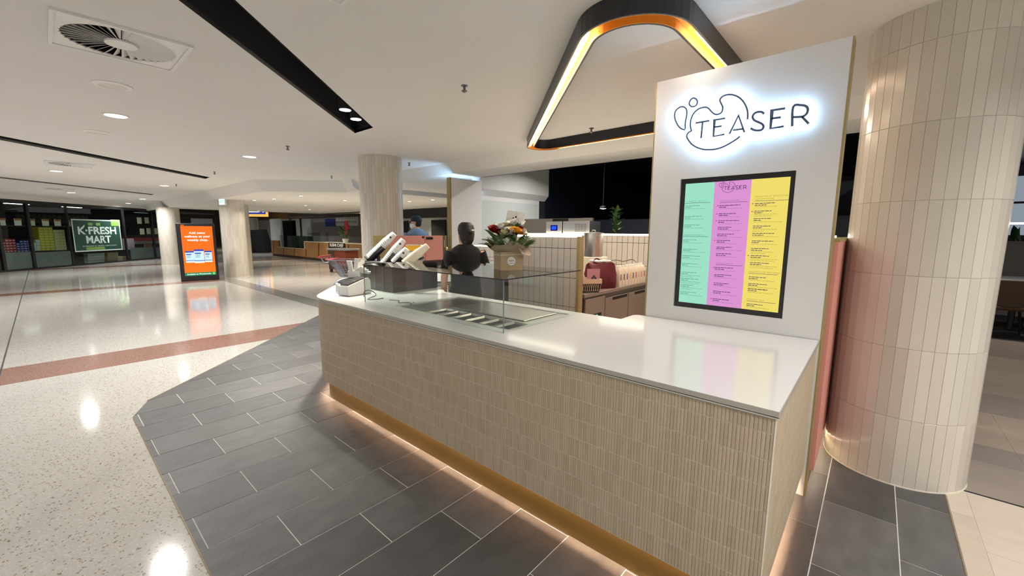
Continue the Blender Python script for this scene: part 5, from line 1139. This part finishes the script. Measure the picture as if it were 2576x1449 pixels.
ybox('canopy', (722, 537, 890, 546), 12.2, 1.2, 'wood_dark', 'dark timber canopy hanging over the sushi counter', 'canopy'); ybox('slatted_canopy', (790, 518, 905, 534), 11.2, .5, 'wood_dark', 'brown slatted canopy left of the cup stack column', 'canopy')
ybox('dark_canopy', (1002, 516, 1160, 547), 11.4, .5, 'black_matte', 'black canopy behind the man in the cap', 'canopy'); ybox('dark_doorway', (1000, 556, 1027, 640), 13.0, .1, 'black_matte', 'dark doorway left of the man in the cap', 'doorway', floor=True); ybox('dark_menu', (1086, 553, 1120, 630), 13.0, .1, 'black_matte', 'black menu wall right of the man in the cap', 'wall', floor=True); ybox('white_wall', (1000, 533, 1130, 640), 13.4, .1, 'panel_white', 'pale wall behind the man in the cap', 'wall', floor=True)
flw = thing('counter_flowers', 'dark red and green flower arrangement on the sushi counter', 'flowers', (aty(855, 608, YS_).x, YS_+.3, 1.02)); MB().lathe([(.12, 0), (.16, .2)], n=14).build('vase', 'paper_white', flw, True)
for i in range(26):
    o = link('leaf', LV[i % 2], flw); a = 2.4*i; o.location = (.1*math.cos(a), .1*math.sin(a), .2+.018*i); o.rotation_euler = (random.uniform(-.4, .4), -R(random.uniform(0, 70)), a); o.scale = (3, 3, 3)
MB().loft([ell(.1, 0, .4, .05, .05, 10), ell(.2, 0, .8, .16, .12, 10), ell(.1, 0, 1.1, .05, .05, 10)]).build('red_wrap', 'carton_red', flw, True)
# planter cart
pl = thing('planter_cart', 'dark red wooden cart with grey top beside the shopping trolley', 'cart', (-15.6, 7.75, 0), R(12)); MB().bbox(-.62, .55, -.35, .35, .86, .93, .02).build('top', 'poster_grey', pl); MB().box(-.52, .46, -.30, .30, .30, .86).build('cabinet', 'mahogany', pl); MB().box(-.52, -.18, -.31, -.30, .30, .84).build('door', 'wood_dark', pl); MB().box(-.52, .46, -.30, .30, .12, .30).build('skirt', 'wood_dark', pl)
for x in (-.46, .40):
    for y in (-.25, .25): MB().box(x-.04, x+.04, y-.04, y+.04, 0, .12).build('foot', 'wood_dark', pl)
MB().lathe([(.03, 0), (.03, .02)], n=10, T=Matrix.Translation((-.24, -.31, .6)) @ Matrix.Rotation(R(90), 4, 'X')).build('knob', 'steel', pl)
# shopping trolley
tv = thing('shopping_trolley', 'grey wire shopping trolley with red handle behind the label printers', 'trolley', (-7.80, 3.99, 0), R(41+4)); tv.scale = (1.12,)*3
q = MB(); TP = [(-.30, -.22), (.42, -.17), (.42, .17), (-.30, .22)]; BT = [(-.12, -.15), (.36, -.13), (.36, .13), (-.12, .15)]
def lerp4(a, b, t): return tuple(a[k]+(b[k]-a[k])*t for k in range(len(a)))
for i in range(4):
    a0, a1 = TP[i], TP[(i+1) % 4]; b0, b1 = BT[i], BT[(i+1) % 4]
    for k in range(13):
        t_ = k/12; p = lerp4(a0, a1, t_); s_ = lerp4(b0, b1, t_); q.tube([(p[0], p[1], .93 if i != 0 else .93), (s_[0], s_[1], .64)], .0035, 5)
    for zt in (0, .33, .66, 1): p0_ = lerp4(a0, b0, zt); p1_ = lerp4(a1, b1, zt); q.tube([(p0_[0], p0_[1], .93-.29*zt), (p1_[0], p1_[1], .93-.29*zt)], .006 if zt in (0, 1) else .004, 5)
for k in range(7): t_ = k/6; a0 = lerp4(BT[0], BT[3], t_); b0 = lerp4(BT[1], BT[2], t_); q.tube([(a0[0], a0[1], .64), (b0[0], b0[1], .64)], .0035, 5)
q.build('basket', 'trolley_grey', tv)
for s_ in (-1, 1):
    MB().tube(spline([(.30, s_*.14, .63), (-.05, s_*.16, .61), (-.22, s_*.19, .50), (-.28, s_*.21, .25), (-.32, s_*.22, .12)], 5), .02, 8).build('frame_leg', 'trolley_grey', tv, True); MB().tube([(-.32, s_*.22, .13), (.48, s_*.16, .13)], .016, 8).build('base_rail', 'trolley_grey', tv)
    for x, y in ((-.32, .22), (.46, .16)): w_ = MB(); w_.lathe([(.05, -.012), (.055, 0), (.05, .012)], n=16, T=Matrix.Translation((x, s_*y, .056)) @ Matrix.Rotation(R(90), 4, 'X')); w_.build('wheel', 'black_matte', tv, True)
    MB().tube(spline([(-.28, s_*.2, .90), (-.36, s_*.21, .90), (-.42, s_*.21, .985)], 4), .010, 8).build('handle_arm', 'trolley_grey', tv, True)
MB().tube([(-.42, -.26, .985), (-.42, .26, .985)], .022, 12).build('handle', 'trolley_red', tv, True); MB().bbox(-.36, -.22, -.17, .17, .925, .95, .006).build('child_seat_flap', 'trolley_red', tv); MB().bbox(.2, .40, -.12, .12, .655, .70, .006).build('bottom_panel', 'trolley_grey', tv)
# far end: supermarket sign, column, covered stall, end walls
end = struct(MB().box(-58, -57.8, -14, 30, 0, 4.2).build('wall_end', 'concrete')); struct(MB().box(-58, -30, 16.5, 16.7, 0, 4.2).build('wall_far', 'poster_grey'))
al = thing('supermarket_sign', 'glowing blue ALDI supermarket sign with orange border far away', 'sign', at(636, 533, 40)); al.rotation_euler = (0, 0, R(45)); MB().bbox(-1.35, 1.35, 0, .2, -.45, .75, .02).build('border', 'aldi_orange', al); MB().box(-1.2, 1.2, -.02, 0, -.22, .75).build('field', 'aldi_blue', al); text('lettering', 'ALDI', (.1, -.03, -.02), XD, UP, .5, 'ad_white', al, width=1.9, depth=.002, bold=.03)
column(*at(636, 590, 33.5).xy, .44, 2.62, 'slim blue-grey column far off in front of the supermarket sign')
p = at(648, 600, 30); cv = thing('covered_stall', 'black cloth covered stall far away beyond the round columns', 'stall', (p.x, p.y, 0), R(41)); q = MB(); q.loft([[(-.75, -.5, 0), (.78, -.5, 0), (.78, .5, 0), (-.75, .5, 0)], [(-.72, -.48, .7), (.72, -.48, .7), (.7, .48, .7), (-.72, .48, .7)], [(-.70, -.45, 1.62), (.5, -.45, 1.66), (.45, .45, 1.7), (-.7, .45, 1.6)]]); q.build('cloth', 'black_cloth', cv, True); MB().box(-.8, .82, -.52, .52, 0, .03).build('base', 'black_matte', cv)
for rect, X, m, l in [((449, 532, 478, 560), -40, 'black_satin', 'dark glazed shopfront seen above the orange screen'), ((482, 530, 536, 570), -44, 'poster_grey', 'grey shopfront seen left of the round column'), ((625, 528, 650, 640), -50, 'shop_dark', 'dark far shopfront left of the slim column'), ((660, 540, 684, 625), -46, 'concrete', 'beige far wall right of the supermarket sign')]:
    a = atx(rect[0], rect[3], X); b = atx(rect[2], rect[3], X); c = atx(rect[0], rect[1], X); o = MB().box(X-.1, X, a.y, b.y, 0, min(c.z, 2.6)).build('far_shopfront', m, None); tag(o, l, 'shopfront')
ybox('pale_door', (684, 540, 712, 630), 13.3, .1, 'frosted', 'pale doorway left of the sushi kitchen', 'doorway', floor=True)

# ================================================================== cafe at the right edge
cf = thing('cafe_table', 'grey topped cafe table half hidden behind the large column', 'table', (1.80, 10.6, 0), R(10)); MB().bbox(-.45, .75, -.4, .4, .86, .90, .02).build('top', 'poster_grey', cf); MB().lathe([(.04, .03), (.04, .86)], n=12).build('post', 'dark_metal', cf); MB().lathe([(.26, 0), (.26, .02), (.05, .035)], n=24).build('foot', 'dark_metal', cf)
def chair(loc, rz, label):
    t = thing('cafe_chair', label, 'chair', loc, rz, 'brown cafe chairs'); MB().bbox(-.26, .26, -.26, .26, .44, .52, .03).build('seat', 'chair_brown', t)
    q = MB(); rr = []
    for z, k in ((.50, 1.), (.70, 1.04), (.90, 1.0)): rr.append([(.29*k*math.cos(a), .27*k*math.sin(a), z) for a in [math.pi*.95+math.pi*1.1*i/16 for i in range(17)]]+[(.25*k*math.cos(a), .23*k*math.sin(a), z) for a in [math.pi*2.05-math.pi*1.1*i/16 for i in range(17)]])
    q.loft(rr); q.build('backrest', 'chair_brown', t, True)
    for x in (-1, 1):
        for y in (-1, 1): MB().tube([(x*.2, y*.2, .45), (x*.26, y*.27, .008)], [.02, .012], 8).build('leg', 'dark_metal', t)
chair((1.62, 9.95, .006), R(5), 'brown tub cafe chair with its back towards the camera'); chair((2.35, 11.4, .006), R(170), 'brown cafe chair on the far side of the grey table'); chair((2.75, 10.3, .006), R(80), 'brown cafe chair at the right end of the grey table')
pb = thing('planter_wall', 'long beige planter box with green leaves behind the cafe chairs', 'planter', (0, 12.6, 0)); MB().box(.7, 5, 0, .4, 0, 1.48).build('box', 'concrete', pb)
for i in range(60):
    o = link('leaf', LV[i % 3], pb); o.location = (.75+i*.07, .1+.1*(i % 3), 1.48); o.rotation_euler = (random.uniform(-.5, .5), -R(random.uniform(30, 100)), random.uniform(0, 6.3)); o.scale = (2.4,)*3
hd = thing('hand_rail', 'curved black handle on a brown stand beside the planter', 'stand', (1.42, 11.3, 0)); MB().tube(spline([(0, 0, 1.05), (0, 0, 1.25), (.08, 0, 1.33), (.18, 0, 1.25)], 5), .03, 8).build('handle', 'black_matte', hd, True); MB().bbox(-.12, .14, -.1, .1, 0, 1.08, .01).build('body', 'cardboard', hd)
sk = thing('window_wall', 'bluish shop windows glowing dimly behind the cafe planter', 'window', (0, 15.6, 0)); MB().box(.6, 6, 0, .05, 1.6, 3.0).build('pane', 'light_panel', sk); MB().box(.6, 6, -.04, 0, 2.35, 2.40).build('transom', 'dark_metal', sk); MB().box(.6, 6, -.03, 0, 1.86, 1.90).build('light_line', 'lamp_small', sk)
lamp_c = thing('cafe_lamp', 'small bright lamp above the cafe at the right edge', 'lamp', (1.85, 9.6, 2.93)); MB().lathe([(.05, -.02), (.055, 0), (.055, .06), (.01, .09)], n=16).build('shade', 'steel_dark', lamp_c, True); MB().lathe([(.045, -.022), (.001, -.03)], n=16).build('bulb', 'lamp_disc', lamp_c); MB().tube([(0, 0, .08), (0, 0, .37)], .006, 6).build('cord', 'black_matte', lamp_c); lamp(lamp_c, (0, 0, -.05), 18, .1, (1, .9, .8), 140)
